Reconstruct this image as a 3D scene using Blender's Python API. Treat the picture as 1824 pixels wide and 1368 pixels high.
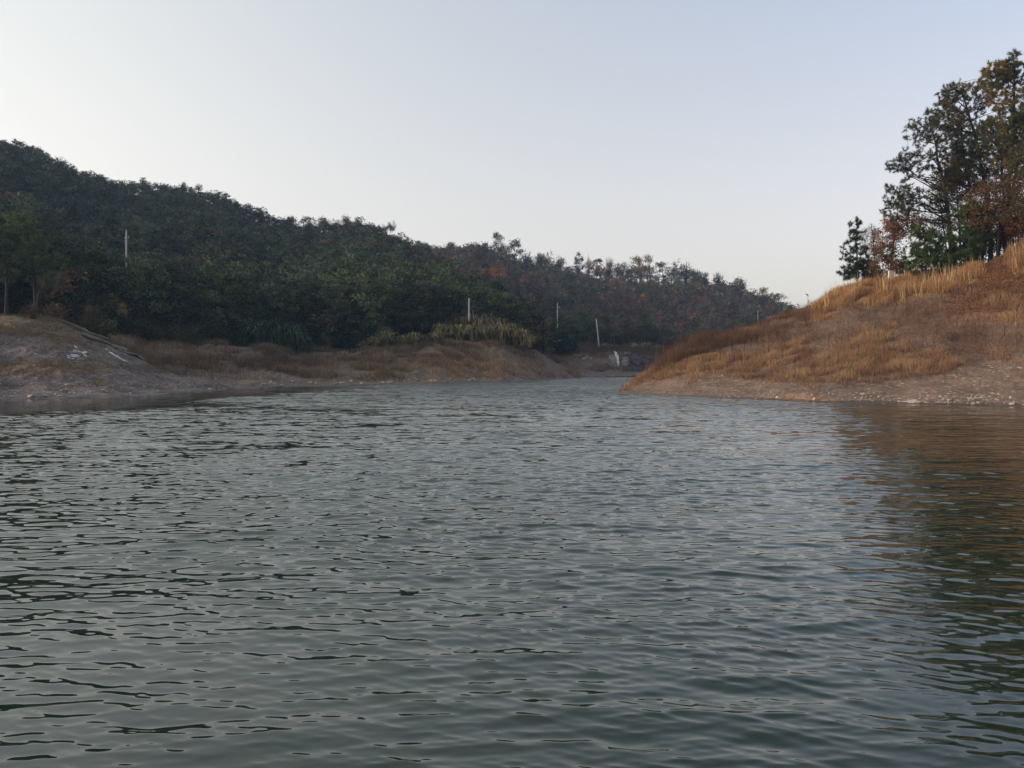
import bpy, math, random
import numpy as np

# ------------------------------------------------------------------ camera, sky, sun, exposure
SC = bpy.context.scene
for o in list(bpy.data.objects): bpy.data.objects.remove(o)
HC = 1.7                     # eye height above the water
F = 1378.0                   # focal length in pixels of an 1824 wide picture
CX, CY = 912.0, 655.0        # vanishing column and horizon row
cam_d = bpy.data.cameras.new('camera'); cam = bpy.data.objects.new('camera', cam_d)
SC.collection.objects.link(cam); SC.camera = cam
cam.location = (0, 0, HC); cam.rotation_euler = (math.radians(90), 0, 0)
cam_d.sensor_width = 36; cam_d.lens = 36 * F / 1824.0
cam_d.shift_y = -(684 - CY) / 1824.0
cam_d.clip_start = 0.05; cam_d.clip_end = 20000

# gentle white balance of the sky texture, low/high and left/right
SKY_HL, SKY_HR = (1.04, 1.0, .92), (.76, .83, .97)
SKY_LL, SKY_LR = (1.08, .965, .85), (1.07, .935, .84)
SUN_EL, SUN_AZ = math.radians(9), math.radians(-88)     # azimuth measured from +Y (view), negative = left
w = bpy.data.worlds.new('World'); SC.world = w; w.use_nodes = True
nt = w.node_tree; nt.nodes.clear()
wo = nt.nodes.new('ShaderNodeOutputWorld'); bg = nt.nodes.new('ShaderNodeBackground')
sky = nt.nodes.new('ShaderNodeTexSky'); sky.sky_type = 'NISHITA'; sky.sun_disc = False
sky.sun_elevation = SUN_EL; sky.sun_rotation = SUN_AZ
sky.altitude = 300; sky.air_density = 1.0; sky.dust_density = 2.5; sky.ozone_density = 2.0
hs = nt.nodes.new('ShaderNodeHueSaturation'); hs.inputs['Saturation'].default_value = 0.42
gm = nt.nodes.new('ShaderNodeGamma'); gm.inputs['Gamma'].default_value = 0.62
nt.links.new(sky.outputs[0], hs.inputs['Color']); nt.links.new(hs.outputs[0], gm.inputs['Color'])
tcw = nt.nodes.new('ShaderNodeTexCoord'); sxw = nt.nodes.new('ShaderNodeSeparateXYZ'); nt.links.new(tcw.outputs['Generated'], sxw.inputs[0])
def mrw(sock, a, b):
    n_ = nt.nodes.new('ShaderNodeMapRange'); n_.inputs['From Min'].default_value = a; n_.inputs['From Max'].default_value = b; nt.links.new(sock, n_.inputs['Value']); return n_.outputs[0]
def mxw(f, a, b):
    n_ = nt.nodes.new('ShaderNodeMix'); n_.data_type = 'RGBA'; nt.links.new(f, n_.inputs[0])
    for i_, v_ in ((6, a), (7, b)):
        if isinstance(v_, tuple): n_.inputs[i_].default_value = (*v_, 1)
        else: nt.links.new(v_, n_.inputs[i_])
    return n_.outputs[2]
hi = mxw(mrw(sxw.outputs[0], -.45, .5), SKY_HL, SKY_HR)
lo = mxw(mrw(sxw.outputs[0], -.5, .5), SKY_LL, SKY_LR)
zen = mxw(mrw(sxw.outputs[0], -.65, .25), (1.75, 1.70, 1.60), (.52, .58, .68))  # unseen sky above the frame: left brightened, right dimmed, added for water reflections
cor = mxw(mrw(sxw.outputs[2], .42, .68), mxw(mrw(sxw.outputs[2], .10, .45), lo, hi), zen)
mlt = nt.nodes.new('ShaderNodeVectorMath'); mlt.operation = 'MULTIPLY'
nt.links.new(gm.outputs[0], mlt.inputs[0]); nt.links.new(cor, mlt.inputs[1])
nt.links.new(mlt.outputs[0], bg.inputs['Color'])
bg.inputs['Strength'].default_value = 0.15
nt.links.new(bg.outputs[0], wo.inputs['Surface'])
sd = bpy.data.lights.new('sun', 'SUN'); sun = bpy.data.objects.new('sun', sd); SC.collection.objects.link(sun)
sd.energy = 0.9; sd.angle = math.radians(14); sd.color = (1.0, 0.80, 0.62)
SUN_L_EL, SUN_L_AZ = math.radians(14), math.radians(-105)
from mathutils import Vector
sv = Vector((math.sin(SUN_L_AZ) * math.cos(SUN_L_EL), math.cos(SUN_L_AZ) * math.cos(SUN_L_EL), math.sin(SUN_L_EL)))
sun.rotation_euler = sv.to_track_quat('Z', 'Y').to_euler()
SC.view_settings.view_transform = 'Standard'; SC.view_settings.look = 'None'
SC.view_settings.gamma = 1.0; SC.view_settings.use_curve_mapping = False
SC.view_settings.exposure = 1.8
SC.cycles.max_bounces = 6; SC.cycles.diffuse_bounces = 2; SC.cycles.glossy_bounces = 3
SC.cycles.transmission_bounces = 2; SC.cycles.transparent_max_bounces = 4
SC.cycles.sample_clamp_indirect = 4; SC.cycles.volume_bounces = 0

# ------------------------------------------------------------------ small tools
rng = np.random.default_rng(7); random.seed(7)
COL = SC.collection

def mesh_obj(name, V, Fc, mats, parent=None, col=None, mi=None, smooth=False, link=True):
    """V (n,3); Fc (m,3) or (m,4) array or list of both; col: per-vertex (n,3)."""
    V = np.asarray(V, dtype=np.float32)
    lists = Fc if isinstance(Fc, list) else [Fc]
    lists = [np.asarray(f, dtype=np.int32) for f in lists if len(f)]
    me = bpy.data.meshes.new(name)
    me.vertices.add(len(V)); me.vertices.foreach_set('co', V.ravel())
    loops = np.concatenate([f.ravel() for f in lists])
    tot = np.concatenate([np.full(len(f), f.shape[1], dtype=np.int32) for f in lists])
    start = np.concatenate([[0], np.cumsum(tot)[:-1]]).astype(np.int32)
    me.loops.add(len(loops)); me.loops.foreach_set('vertex_index', loops)
    me.polygons.add(len(tot)); me.polygons.foreach_set('loop_start', start)
    me.polygons.foreach_set('loop_total', tot)
    if not isinstance(mats, (list, tuple)): mats = [mats]
    for m in mats: me.materials.append(m)
    if mi is not None: me.polygons.foreach_set('material_index', np.asarray(mi, dtype=np.int32))
    if smooth: me.polygons.foreach_set('use_smooth', np.ones(len(tot), dtype=bool))
    me.update(calc_edges=True)
    if col is not None:
        a = me.color_attributes.new('Col', 'FLOAT_COLOR', 'POINT')
        c = np.ones((len(V), 4), dtype=np.float32); c[:, :3] = col
        a.data.foreach_set('color', c.ravel())
    o = bpy.data.objects.new(name, me)
    if link: COL.objects.link(o)
    if parent: o.parent = parent
    return o

def tag(o, label=None, cat=None, group=None, kind=None):
    if label: o['label'] = label
    if cat: o['category'] = cat
    if group: o['group'] = group
    if kind: o['kind'] = kind
    return o

def empty(name, loc, rz=0.0):
    o = bpy.data.objects.new(name, None); o.empty_display_size = .2
    o.location = loc; o.rotation_euler = (0, 0, rz); COL.objects.link(o); return o

def copy_tree(o, parent=None):
    c = o.copy(); COL.objects.link(c); c.parent = parent
    for ch in list(o.children): copy_tree(ch, c)
    return c

def _hash(ix, iy, s):
    n = (ix.astype(np.int64) * 374761393 + iy.astype(np.int64) * 668265263 + s * 974711) & 0xffffffff
    n = ((n ^ (n >> 13)) * 1274126177) & 0xffffffff
    return ((n ^ (n >> 16)) & 0xffff) / 65535.0

def vnoise(x, y, s=0):
    x = np.asarray(x, float); y = np.asarray(y, float)
    ix = np.floor(x); iy = np.floor(y); fx = x - ix; fy = y - iy
    fx = fx * fx * (3 - 2 * fx); fy = fy * fy * (3 - 2 * fy)
    a = _hash(ix, iy, s); b = _hash(ix + 1, iy, s); c = _hash(ix, iy + 1, s); d = _hash(ix + 1, iy + 1, s)
    return (a * (1 - fx) + b * fx) * (1 - fy) + (c * (1 - fx) + d * fx) * fy

def fbm(x, y, s=0, o=4):
    t = 0; a = .5
    for i in range(o):
        t = t + a * (vnoise(x, y, s + i * 17) - .5) * 2; x = np.asarray(x) * 2.03 + 5.1; y = np.asarray(y) * 2.03 + 1.7; a *= .5
    return t

def sstep(a, b, x):
    t = np.clip((np.asarray(x, float) - a) / (b - a), 0, 1); return t * t * (3 - 2 * t)

def dshore(y): return HC * F / (np.asarray(y, float) - CY)
def zat(y, d): return HC + (CY - np.asarray(y, float)) / F * d
def xat(x, d): return (np.asarray(x, float) - CX) / F * d
def proj(P):
    P = np.asarray(P); return CX + F * P[..., 0] / P[..., 1], CY - F * (P[..., 2] - HC) / P[..., 1]

# ------------------------------------------------------------------ materials
def newmat(name):
    m = bpy.data.materials.new(name); m.use_nodes = True
    n = m.node_tree; b = n.nodes['Principled BSDF']; return m, n, b

def attr(n, name='Col'):
    a = n.nodes.new('ShaderNodeVertexColor'); a.layer_name = name; return a.outputs['Color']

def leaf_mat(name, gain=(1, 1, 1), trans=.25, var=.35):
    """colour from the mesh attribute, tinted a little per object"""
    m, n, b = newmat(name); L = n.links
    c = attr(n)
    oi = n.nodes.new('ShaderNodeObjectInfo')
    mr = n.nodes.new('ShaderNodeMapRange'); mr.inputs['To Min'].default_value = 1 - var; mr.inputs['To Max'].default_value = 1 + var
    L.new(oi.outputs['Random'], mr.inputs['Value'])
    vm = n.nodes.new('ShaderNodeVectorMath'); vm.operation = 'SCALE'
    L.new(c, vm.inputs[0]); L.new(mr.outputs[0], vm.inputs['Scale'])
    vg = n.nodes.new('ShaderNodeVectorMath'); vg.operation = 'MULTIPLY'; vg.inputs[1].default_value = gain
    L.new(vm.outputs[0], vg.inputs[0])
    n.nodes.remove(b)
    d = n.nodes.new('ShaderNodeBsdfDiffuse'); t = n.nodes.new('ShaderNodeBsdfTranslucent')
    mx = n.nodes.new('ShaderNodeMixShader'); mx.inputs[0].default_value = trans
    L.new(vg.outputs[0], d.inputs[0]); L.new(vg.outputs[0], t.inputs[0])
    L.new(d.outputs[0], mx.inputs[1]); L.new(t.outputs[0], mx.inputs[2])
    L.new(mx.outputs[0], n.nodes['Material Output'].inputs['Surface'])
    return m

def noise_mat(name, c1, c2, scale=4, rough=.9, bump=.3, detail=6, spots=None):
    m, n, b = newmat(name); L = n.links
    tc = n.nodes.new('ShaderNodeTexCoord')
    nz = n.nodes.new('ShaderNodeTexNoise'); nz.inputs['Scale'].default_value = scale; nz.inputs['Detail'].default_value = detail
    L.new(tc.outputs['Object'], nz.inputs['Vector'])
    r = n.nodes.new('ShaderNodeValToRGB'); r.color_ramp.elements[0].position = .32; r.color_ramp.elements[1].position = .68
    r.color_ramp.elements[0].color = (*c1, 1); r.color_ramp.elements[1].color = (*c2, 1)
    L.new(nz.outputs['Fac'], r.inputs[0]); L.new(r.outputs[0], b.inputs['Base Color'])
    b.inputs['Roughness'].default_value = rough
    if bump:
        bp = n.nodes.new('ShaderNodeBump'); bp.inputs['Strength'].default_value = bump; bp.inputs['Distance'].default_value = .05
        L.new(nz.outputs['Fac'], bp.inputs['Height']); L.new(bp.outputs[0], b.inputs['Normal'])
    return m

def ground_mat(name, bare_a, bare_b, stone, pebble=6.0, peb_amt=.5):
    """bare earth with pebbles, relief shade painted in by noise; Col attribute = local earth / litter colour, alpha-free;
       attribute Mix (0..1) = how much of the local colour shows"""
    m, n, b = newmat(name); L = n.links
    g = n.nodes.new('ShaderNodeNewGeometry')
    mp = n.nodes.new('ShaderNodeMapping'); L.new(g.outputs['Position'], mp.inputs['Vector'])
    n1 = n.nodes.new('ShaderNodeTexNoise'); n1.inputs['Scale'].default_value = .7; n1.inputs['Detail'].default_value = 8; n1.inputs['Roughness'].default_value = .65
    L.new(mp.outputs[0], n1.inputs['Vector'])
    r1 = n.nodes.new('ShaderNodeValToRGB'); e = r1.color_ramp.elements
    e[0].position = .36; e[0].color = (*bare_a, 1); e[1].position = .62; e[1].color = (*bare_b, 1)
    L.new(n1.outputs['Fac'], r1.inputs[0])
    vo = n.nodes.new('ShaderNodeTexVoronoi'); vo.inputs['Scale'].default_value = pebble
    L.new(g.outputs['Position'], vo.inputs['Vector'])
    r2 = n.nodes.new('ShaderNodeValToRGB'); e = r2.color_ramp.elements
    e[0].position = .18; e[0].color = (1, 1, 1, 1); e[1].position = .36; e[1].color = (0, 0, 0, 1)
    L.new(vo.outputs['Distance'], r2.inputs[0])
    sep = n.nodes.new('ShaderNodeSeparateColor'); L.new(vo.outputs['Color'], sep.inputs[0])
    gt = n.nodes.new('ShaderNodeMath'); gt.operation = 'GREATER_THAN'; gt.inputs[1].default_value = 1 - peb_amt * .5
    L.new(sep.outputs[0], gt.inputs[0])
    mu = n.nodes.new('ShaderNodeMath'); mu.operation = 'MULTIPLY'; L.new(gt.outputs[0], mu.inputs[0]); L.new(r2.outputs[0], mu.inputs[1])
    n3 = n.nodes.new('ShaderNodeTexNoise'); n3.inputs['Scale'].default_value = 4.5; n3.inputs['Detail'].default_value = 7; n3.inputs['Roughness'].default_value = .85
    L.new(g.outputs['Position'], n3.inputs['Vector'])
    mr = n.nodes.new('ShaderNodeMapRange'); mr.inputs['From Min'].default_value = .34; mr.inputs['From Max'].default_value = .66
    mr.inputs['To Min'].default_value = .35; mr.inputs['To Max'].default_value = 1.65; L.new(n3.outputs['Fac'], mr.inputs['Value'])  # relief shade put into the colour: hollows darker, bumps lighter
    mixc = n.nodes.new('ShaderNodeMix'); mixc.data_type = 'RGBA'; L.new(r1.outputs[0], mixc.inputs[6])
    L.new(attr(n), mixc.inputs[7])
    am = n.nodes.new('ShaderNodeAttribute'); am.attribute_name = 'Mix'
    # break the border of the two with noise
    ad = n.nodes.new('ShaderNodeMath'); ad.operation = 'MULTIPLY_ADD'; ad.inputs[1].default_value = 1.2; ad.inputs[2].default_value = -.6
    L.new(n1.outputs['Fac'], ad.inputs[0])
    ad2 = n.nodes.new('ShaderNodeMath'); ad2.operation = 'ADD'; ad2.use_clamp = True
    L.new(am.outputs['Fac'], ad2.inputs[0]); L.new(ad.outputs[0], ad2.inputs[1])
    L.new(ad2.outputs[0], mixc.inputs[0])
    sc = n.nodes.new('ShaderNodeVectorMath'); sc.operation = 'SCALE'; L.new(mixc.outputs[2], sc.inputs[0]); L.new(mr.outputs[0], sc.inputs['Scale'])
    mp2 = n.nodes.new('ShaderNodeMix'); mp2.data_type = 'RGBA'; L.new(sc.outputs[0], mp2.inputs[6]); mp2.inputs[7].default_value = (*stone, 1)
    inv = n.nodes.new('ShaderNodeMath'); inv.operation = 'SUBTRACT'; inv.inputs[0].default_value = 1; L.new(am.outputs['Fac'], inv.inputs[1]); inv.use_clamp = True
    mu2 = n.nodes.new('ShaderNodeMath'); mu2.operation = 'MULTIPLY'; L.new(mu.outputs[0], mu2.inputs[0]); L.new(inv.outputs[0], mu2.inputs[1])
    L.new(mu2.outputs[0], mp2.inputs[0])
    # wet rim close to the water line
    sx = n.nodes.new('ShaderNodeSeparateXYZ'); L.new(g.outputs['Position'], sx.inputs[0])
    wz = n.nodes.new('ShaderNodeMath'); wz.operation = 'MULTIPLY_ADD'; wz.inputs[1].default_value = .30; L.new(n1.outputs['Fac'], wz.inputs[0]); wz.inputs[2].default_value = -.05
    wr = n.nodes.new('ShaderNodeMath'); wr.operation = 'LESS_THAN'; L.new(sx.outputs['Z'], wr.inputs[0]); L.new(wz.outputs[0], wr.inputs[1])
    wet = n.nodes.new('ShaderNodeMix'); wet.data_type = 'RGBA'; L.new(wr.outputs[0], wet.inputs[0]); L.new(mp2.outputs[2], wet.inputs[6])
    dk = n.nodes.new('ShaderNodeVectorMath'); dk.operation = 'SCALE'; dk.inputs['Scale'].default_value = .5; L.new(mp2.outputs[2], dk.inputs[0])
    L.new(dk.outputs[0], wet.inputs[7])
    L.new(wet.outputs[2], b.inputs['Base Color'])
    rr = n.nodes.new('ShaderNodeMapRange'); rr.inputs['To Min'].default_value = .95; rr.inputs['To Max'].default_value = .5
    L.new(wr.outputs[0], rr.inputs['Value']); L.new(rr.outputs[0], b.inputs['Roughness'])
    b.inputs['Specular IOR Level'].default_value = .25
    bp = n.nodes.new('ShaderNodeBump'); bp.inputs['Strength'].default_value = .9; bp.inputs['Distance'].default_value = .12
    hh = n.nodes.new('ShaderNodeMath'); hh.operation = 'MULTIPLY_ADD'; hh.inputs[1].default_value = .5; L.new(mu.outputs[0], hh.inputs[0]); L.new(n3.outputs['Fac'], hh.inputs[2])
    L.new(hh.outputs[0], bp.inputs['Height']); L.new(bp.outputs[0], b.inputs['Normal'])
    return m

# ------------------------------------------------------------------ lofted terrain
class Loft:
    def __init__(s, x0, x1, nx, rows_fn, blur=2.0, amp=.15, nsc=.35, seed=0, ridg=0.0, rag=.7, fine=2.0):
        s.xs = np.linspace(x0, x1, 240)
        D, Z = rows_fn(s.xs)                        # lists of arrays (K, n)
        D = np.array(D, float); Z = np.array(Z, float)
        k = np.exp(-.5 * (np.arange(-6, 7) / blur) ** 2); k /= k.sum()
        pad = lambda a: np.convolve(np.pad(a, 6, mode='edge'), k, mode='valid')
        s.D = np.array([pad(a) for a in D]); s.Z = np.array([pad(a) for a in Z])
        s.K = len(D); s.amp, s.nsc, s.seed, s.ridg = amp, nsc, seed, ridg
        s.x0, s.x1 = x0, x1; s.rag = rag; s.fine = fine
    def ev(s, x, t):
        """x in picture columns, t in 0..K-1 -> world"""
        x = np.asarray(x, float); t = np.clip(np.asarray(t, float), 0, s.K - 1.0001)
        i = np.floor(t).astype(int); f = t - i
        xi = np.clip((x - s.x0) / (s.x1 - s.x0) * (len(s.xs) - 1), 0, len(s.xs) - 1.001)
        j = np.floor(xi).astype(int); g = xi - j
        def g_(A, k):
            k = np.clip(k, 0, s.K - 1); return A[k, j] * (1 - g) + A[k, j + 1] * g
        def cr(A):
            p0, p1, p2, p3 = g_(A, i - 1), g_(A, i), g_(A, i + 1), g_(A, i + 2)
            m1 = (p2 - p0) * .35; m2 = (p3 - p1) * .35
            return (2*f**3 - 3*f**2 + 1)*p1 + (f**3 - 2*f**2 + f)*m1 + (-2*f**3 + 3*f**2)*p2 + (f**3 - f**2)*m2
        d = cr(s.D); z = cr(s.Z); X = xat(x, d)
        wgt = sstep(-.3, 1.2, z) * .8 + .2
        z = z + s.amp * wgt * fbm(X * s.nsc, d * s.nsc, s.seed, 5)
        z = z + wgt * (.06 * fbm(X * 1.1, d * .8, s.seed + 3, 5) * s.fine)
        sh = np.exp(-((t - 2) / 1.2) ** 2); d = d + sh * s.rag * fbm(X * .22, X * .05, s.seed + 9, 4) * (d / 40); X = xat(x, d)
        if s.ridg: z = z - s.ridg * wgt * np.abs(fbm(X * .5, d * .16, s.seed + 5, 3))
        return np.stack([X, d, z], -1)
    def mesh(s, name, nx, nt, mat, colfn=None, xs=None, ts=None):
        xs = np.linspace(s.x0, s.x1, nx) if xs is None else xs
        ts = np.linspace(0, s.K - 1.001, nt) if ts is None else ts
        nx, nt = len(xs), len(ts)
        T, X = np.meshgrid(ts, xs, indexing='ij')
        P = s.ev(X.ravel(), T.ravel())
        idx = np.arange(nx * nt).reshape(nt, nx)
        q = np.stack([idx[:-1, :-1], idx[:-1, 1:], idx[1:, 1:], idx[1:, :-1]], -1).reshape(-1, 4)
        px, py = proj(P)
        col, mix = colfn(px, py, P, T.ravel()) if colfn else (np.tile((.1, .1, .1), (len(P), 1)), np.zeros(len(P)))
        o = mesh_obj(name, P, q, mat, col=col, smooth=True)
        a = o.data.attributes.new('Mix', 'FLOAT', 'POINT'); a.data.foreach_set('value', mix.astype(np.float32))
        tag(o, kind='structure'); return o
    def at(s, x, y, tmin=1.0, tmax=None):
        """first point met by the sight line of picture point (x, y)"""
        tt = np.linspace(tmin, (tmax or s.K - 1) - .001, 400); P = s.ev(np.full(400, float(x)), tt)
        _, py = proj(P); ok = np.where(py <= y)[0]
        k = ok[0] if len(ok) else int(np.argmin(py)); return P[k]

def I(x, *pts):
    p = np.array(pts, float); return np.interp(x, p[:, 0], p[:, 1])

# --- the near slope on the right
def rows_slope(x):
    ys = I(x, (1085, 697), (1110, 699.5), (1200, 706), (1400, 713), (1490, 717.5), (1600, 719), (1824, 724), (2600, 745))
    ds = dshore(ys)
    yc = I(x, (1085, 699), (1105, 697), (1150, 668), (1180, 652), (1200, 634), (1240, 611), (1300, 592), (1340, 580), (1400, 558), (1450, 546),
           (1475, 531), (1500, 517), (1550, 506), (1600, 502), (1700, 486), (1750, 474), (1780, 460), (1824, 440), (2000, 380), (2600, 280))
    dc = I(x, (1085, 55), (1110, 55.5), (1150, 60), (1200, 63), (1300, 66), (1400, 68), (1500, 67), (1600, 63), (1824, 58), (2600, 50))
    zc = zat(yc, dc)
    s = lambda f, h: (ds + (dc - ds) * f, zc * h)
    back = I(x, (1085, 4), (1300, 20), (1500, 34), (2600, 60))
    R = [(ds - 7, -2.2 + 0 * x), (ds - .5, -.12 + 0 * x), (ds + .45, .10 + .32 * np.exp(-((x - 1425) / 65) ** 2)), s(.28, .20), s(.55, .49), s(.8, .80), (dc, zc), (dc + back * .25, zc * .97), (dc + back, zc * .6 - .6), (dc + back * 2.2, -2.5 + 0 * x)]
    return [r[0] for r in R], [r[1] for r in R]
slope = Loft(1085, 2600, 0, rows_slope, blur=.9, amp=.30, nsc=.30, seed=3, ridg=.14)

# --- the nearer spit on the left
def rows_bank(x):
    ys = I(x, (-900, 760), (-300, 724), (0, 711), (200, 708), (300, 703), (400, 695), (418, 692), (430, 691))
    ds = dshore(ys)
    yc = I(x, (-900, 480), (-300, 540), (0, 556), (60, 561), (110, 573), (150, 591), (200, 613), (250, 641), (300, 661), (380, 677), (416, 690), (430, 692))
    dc = I(x, (-900, 50), (0, 66), (100, 68), (200, 68), (300, 66.5), (400, 65), (430, 65))
    zc = np.maximum(zat(yc, dc), .02)
    s = lambda f, h: (ds + (dc - ds) * f, zc * h)
    R = [(ds - 6, -2 + 0 * x), (ds - .6, -.12 + 0 * x), (ds + .3, .10 + 0 * x), s(.25, .2), s(.5, .46), s(.75, .76), (dc, zc), (dc + 6, zc * .9), (dc + 18, zc * .5), (dc + 40, -1.0 + 0 * x)]
    return [r[0] for r in R], [r[1] for r in R]
bank = Loft(-900, 430, 0, rows_bank, blur=1.2, amp=.50, nsc=.38, seed=11, ridg=.4, fine=3.5)

# --- the long shore behind it, out to the grassy point in the middle
def rows_shore(x):
    ys = I(x, (150, 697), (400, 693), (560, 687.5), (620, 686), (750, 684), (870, 681.5), (940, 679.3), (1000, 676), (1035, 673.2))
    ds = dshore(ys)
    yc = I(x, (150, 596), (300, 612), (450, 621), (550, 629), (620, 627), (700, 621), (800, 609), (900, 611), (960, 627), (1000, 654), (1035, 672))
    dc = I(x, (150, 92), (300, 95), (450, 100), (550, 105), (700, 106), (800, 110), (900, 113), (960, 119), (1000, 124), (1035, 131))
    zc = zat(yc, dc)
    s = lambda f, h: (ds + (dc - ds) * f, zc * h)
    R = [(ds - 6, -2 + 0 * x), (ds - .6, -.12 + 0 * x), (ds + .5, .14 + 0 * x), s(.25, .19), s(.5, .45), s(.75, .74), (dc, zc), (dc + 8, zc * 1.03), (dc + 25, zc * .9), (dc + 60, -1.5 + 0 * x)]
    return [r[0] for r in R], [r[1] for r in R]
shore = Loft(150, 1035, 0, rows_shore, blur=1.2, amp=.8, nsc=.22, seed=21, ridg=.6, fine=4)

# --- the rocky back shore
def rows_rock(x):
    ys = I(x, (930, 672.5), (1170, 670.6), (1700, 672))
    ds = dshore(ys)
    yc = I(x, (930, 622), (1000, 628), (1060, 624), (1130, 622), (1180, 632), (1260, 640), (1700, 650))
    dc = I(x, (930, 163), (1170, 163), (1700, 170))
    zc = zat(yc, dc)
    s = lambda f, h: (ds + (dc - ds) * f, zc * h)
    R = [(ds - 8, -2 + 0 * x), (ds - .1, -.1 + 0 * x), (ds + .8, .25 + 0 * x), s(.45, .2), s(.62, .42), s(.82, .9), (dc, zc), (dc + 8, zc * 1.05), (dc + 30, zc * 1.1), (dc + 60, -1 + 0 * x)]
    return [r[0] for r in R], [r[1] for r in R]
rockshore = Loft(930, 1700, 0, rows_rock, blur=1.2, amp=.55, nsc=.3, seed=31, ridg=.5)

# --- the wooded hill on the left
TOP1 = [(-1200, 215), (-400, 225), (-100, 236), (0, 252), (60, 272), (100, 293), (150, 312), (200, 327), (300, 338), (380, 345), (450, 377), (520, 397), (560, 402), (600, 402), (640, 390), (700, 412), (750, 440), (800, 478), (850, 520), (900, 562), (935, 596), (980, 630)]
def rows_hill(x):
    d0 = I(x, (-1200, 72), (0, 80), (150, 92), (300, 100), (560, 112), (800, 118), (900, 122), (980, 130))
    y0 = I(x, (-1200, 560), (0, 568), (150, 598), (300, 606), (450, 616), (620, 622), (800, 606), (980, 640))
    z0 = np.maximum(zat(y0, d0), .5)
    yt = I(x, *TOP1)
    dt = I(x, (-1200, 190), (0, 225), (400, 240), (640, 235), (800, 205), (900, 175), (980, 150))
    hpx = I(x, (-1200, 17), (640, 17), (800, 26), (980, 28))
    zt = np.maximum(zat(yt + hpx, dt), .5)
    s = lambda f, h: (d0 + (dt - d0) * f, z0 + (zt - z0) * h)
    R = [(d0 - 6, z0 - 8), (d0, z0), s(.25, .20), s(.5, .46), s(.75, .74), (dt, zt), (dt + 30, zt * .95), (dt + 90, zt * .6), (dt + 200, 0 * x)]
    return [r[0] for r in R], [r[1] for r in R]
hill = Loft(-1200, 980, 0, rows_hill, blur=1.5, amp=3.0, nsc=.035, seed=41)

# --- the farther, bluer hill in the middle
TOP2 = [(500, 445), (700, 430), (750, 432), (850, 437), (900, 446), (1000, 470), (1100, 482), (1200, 490), (1280, 500), (1330, 512), (1380, 532), (1410, 551), (1440, 580), (1500, 630), (1700, 640)]
def rows_far(x):
    d0 = I(x, (500, 180), (1000, 178), (1200, 186), (1700, 200))
    y0 = I(x, (500, 630), (1000, 622), (1150, 628), (1300, 645), (1700, 652))
    z0 = np.maximum(zat(y0, d0), .3)
    dt = I(x, (500, 330), (1000, 335), (1200, 330), (1400, 300), (1700, 280))
    hpx = I(x, (500, 22), (860, 24), (900, 36), (1200, 34), (1300, 24), (1500, 12))
    zt = np.maximum(zat(I(x, *TOP2) + hpx, dt), .3)
    s = lambda f, h: (d0 + (dt - d0) * f, z0 + (zt - z0) * h)
    R = [(d0 - 25, z0 - 8), (d0, z0), s(.25, .23), s(.5, .50), s(.75, .78), (dt, zt), (dt + 35, zt * .95), (dt + 110, zt * .6), (dt + 220, 0 * x)]
    return [r[0] for r in R], [r[1] for r in R]
far = Loft(500, 1700, 0, rows_far, blur=1.5, amp=3.0, nsc=.03, seed=51)

# ------------------------------------------------------------------ where grass and litter lie
def ell(x, y, cx, cy, rx, ry): return np.exp(-(((x - cx) / rx) ** 2 + ((y - cy) / ry) ** 2))
def slope_zones(px, py, P):
    """gold: tall golden grass, orange: mid grass, dull: thin brown growth, scrub: dark twiggy growth, litter"""
    X, Y = P[:, 0], P[:, 1]
    yc = I(px, (1105, 697), (1200, 634), (1300, 592), (1400, 558), (1450, 546), (1475, 531), (1500, 517), (1600, 502), (1700, 486), (1750, 474), (1824, 440), (2600, 280))
    n1 = fbm(X * .35, Y * .22, 71, 4); n2 = fbm(X * .9, Y * .5, 73, 3); n3 = fbm(X * .25, Y * .25, 77, 3)
    bare_y = I(px, (1085, 690), (1150, 676), (1200, 664), (1280, 662), (1350, 676), (1450, 680), (1560, 680), (1640, 676), (1700, 664), (1760, 642), (1824, 630), (2600, 570)) + n1 * 12
    grown = sstep(6, -10, py - bare_y)
    band = I(px, (1400, 20), (1470, 30), (1600, 34), (1740, 34), (1760, 10), (1795, 12), (1810, 50), (2600, 50))
    gold = sstep(band + 10, band - 8, py - yc + n1 * 16 + n2 * 8) * sstep(1440, 1478, px)
    gold = gold * (1 - sstep(1738, 1752, px) * (1 - sstep(1788, 1800, px)))
    litter = sstep(1670, 1740, px + n3 * 30) * sstep(575, 545, py + n1 * 12) * (1 - gold)
    orange = np.maximum.reduce([ell(px, py, 1260, 648, 110, 22), ell(px, py, 1400, 640, 120, 26), ell(px, py, 1540, 628, 95, 45), ell(px, py, 1640, 645, 70, 22), ell(px, py, 1780, 560, 60, 22) * .7, ell(px, py, 1800, 640, 60, 10) * .6])
    orange = np.clip(orange * 1.4 + n1 * 1.0 + n2 * .6 - .30, 0, 1) * np.clip(grown + n2 * .4, 0, 1)
    scrub = np.maximum.reduce([sstep(1330, 1240, px) * sstep(655, 635, py) , ell(px, py, 1715, 612, 38, 22), ell(px, py, 1560, 640, 30, 16) * .5, ell(px, py, 1650, 560, 60, 18) * .5, ell(px, py, 1780, 600, 50, 6) * .6, ell(px, py, 1400, 665, 50, 6) * .5, ell(px, py, 1480, 600, 120, 12) * .4])
    scrub = np.clip(scrub * 1.1 + n2 * .3 - .1, 0, 1) * np.maximum(grown, .3)
    dull = np.clip(grown + n2 * .5, 0, 1) * np.clip(.6 + n1 * 1.2 - n2 * .4, .05, 1) * (1 - gold)
    return dict(gold=gold, orange=orange * (1 - gold), scrub=scrub * (1 - gold), dull=dull, litter=litter, grown=grown)

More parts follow.
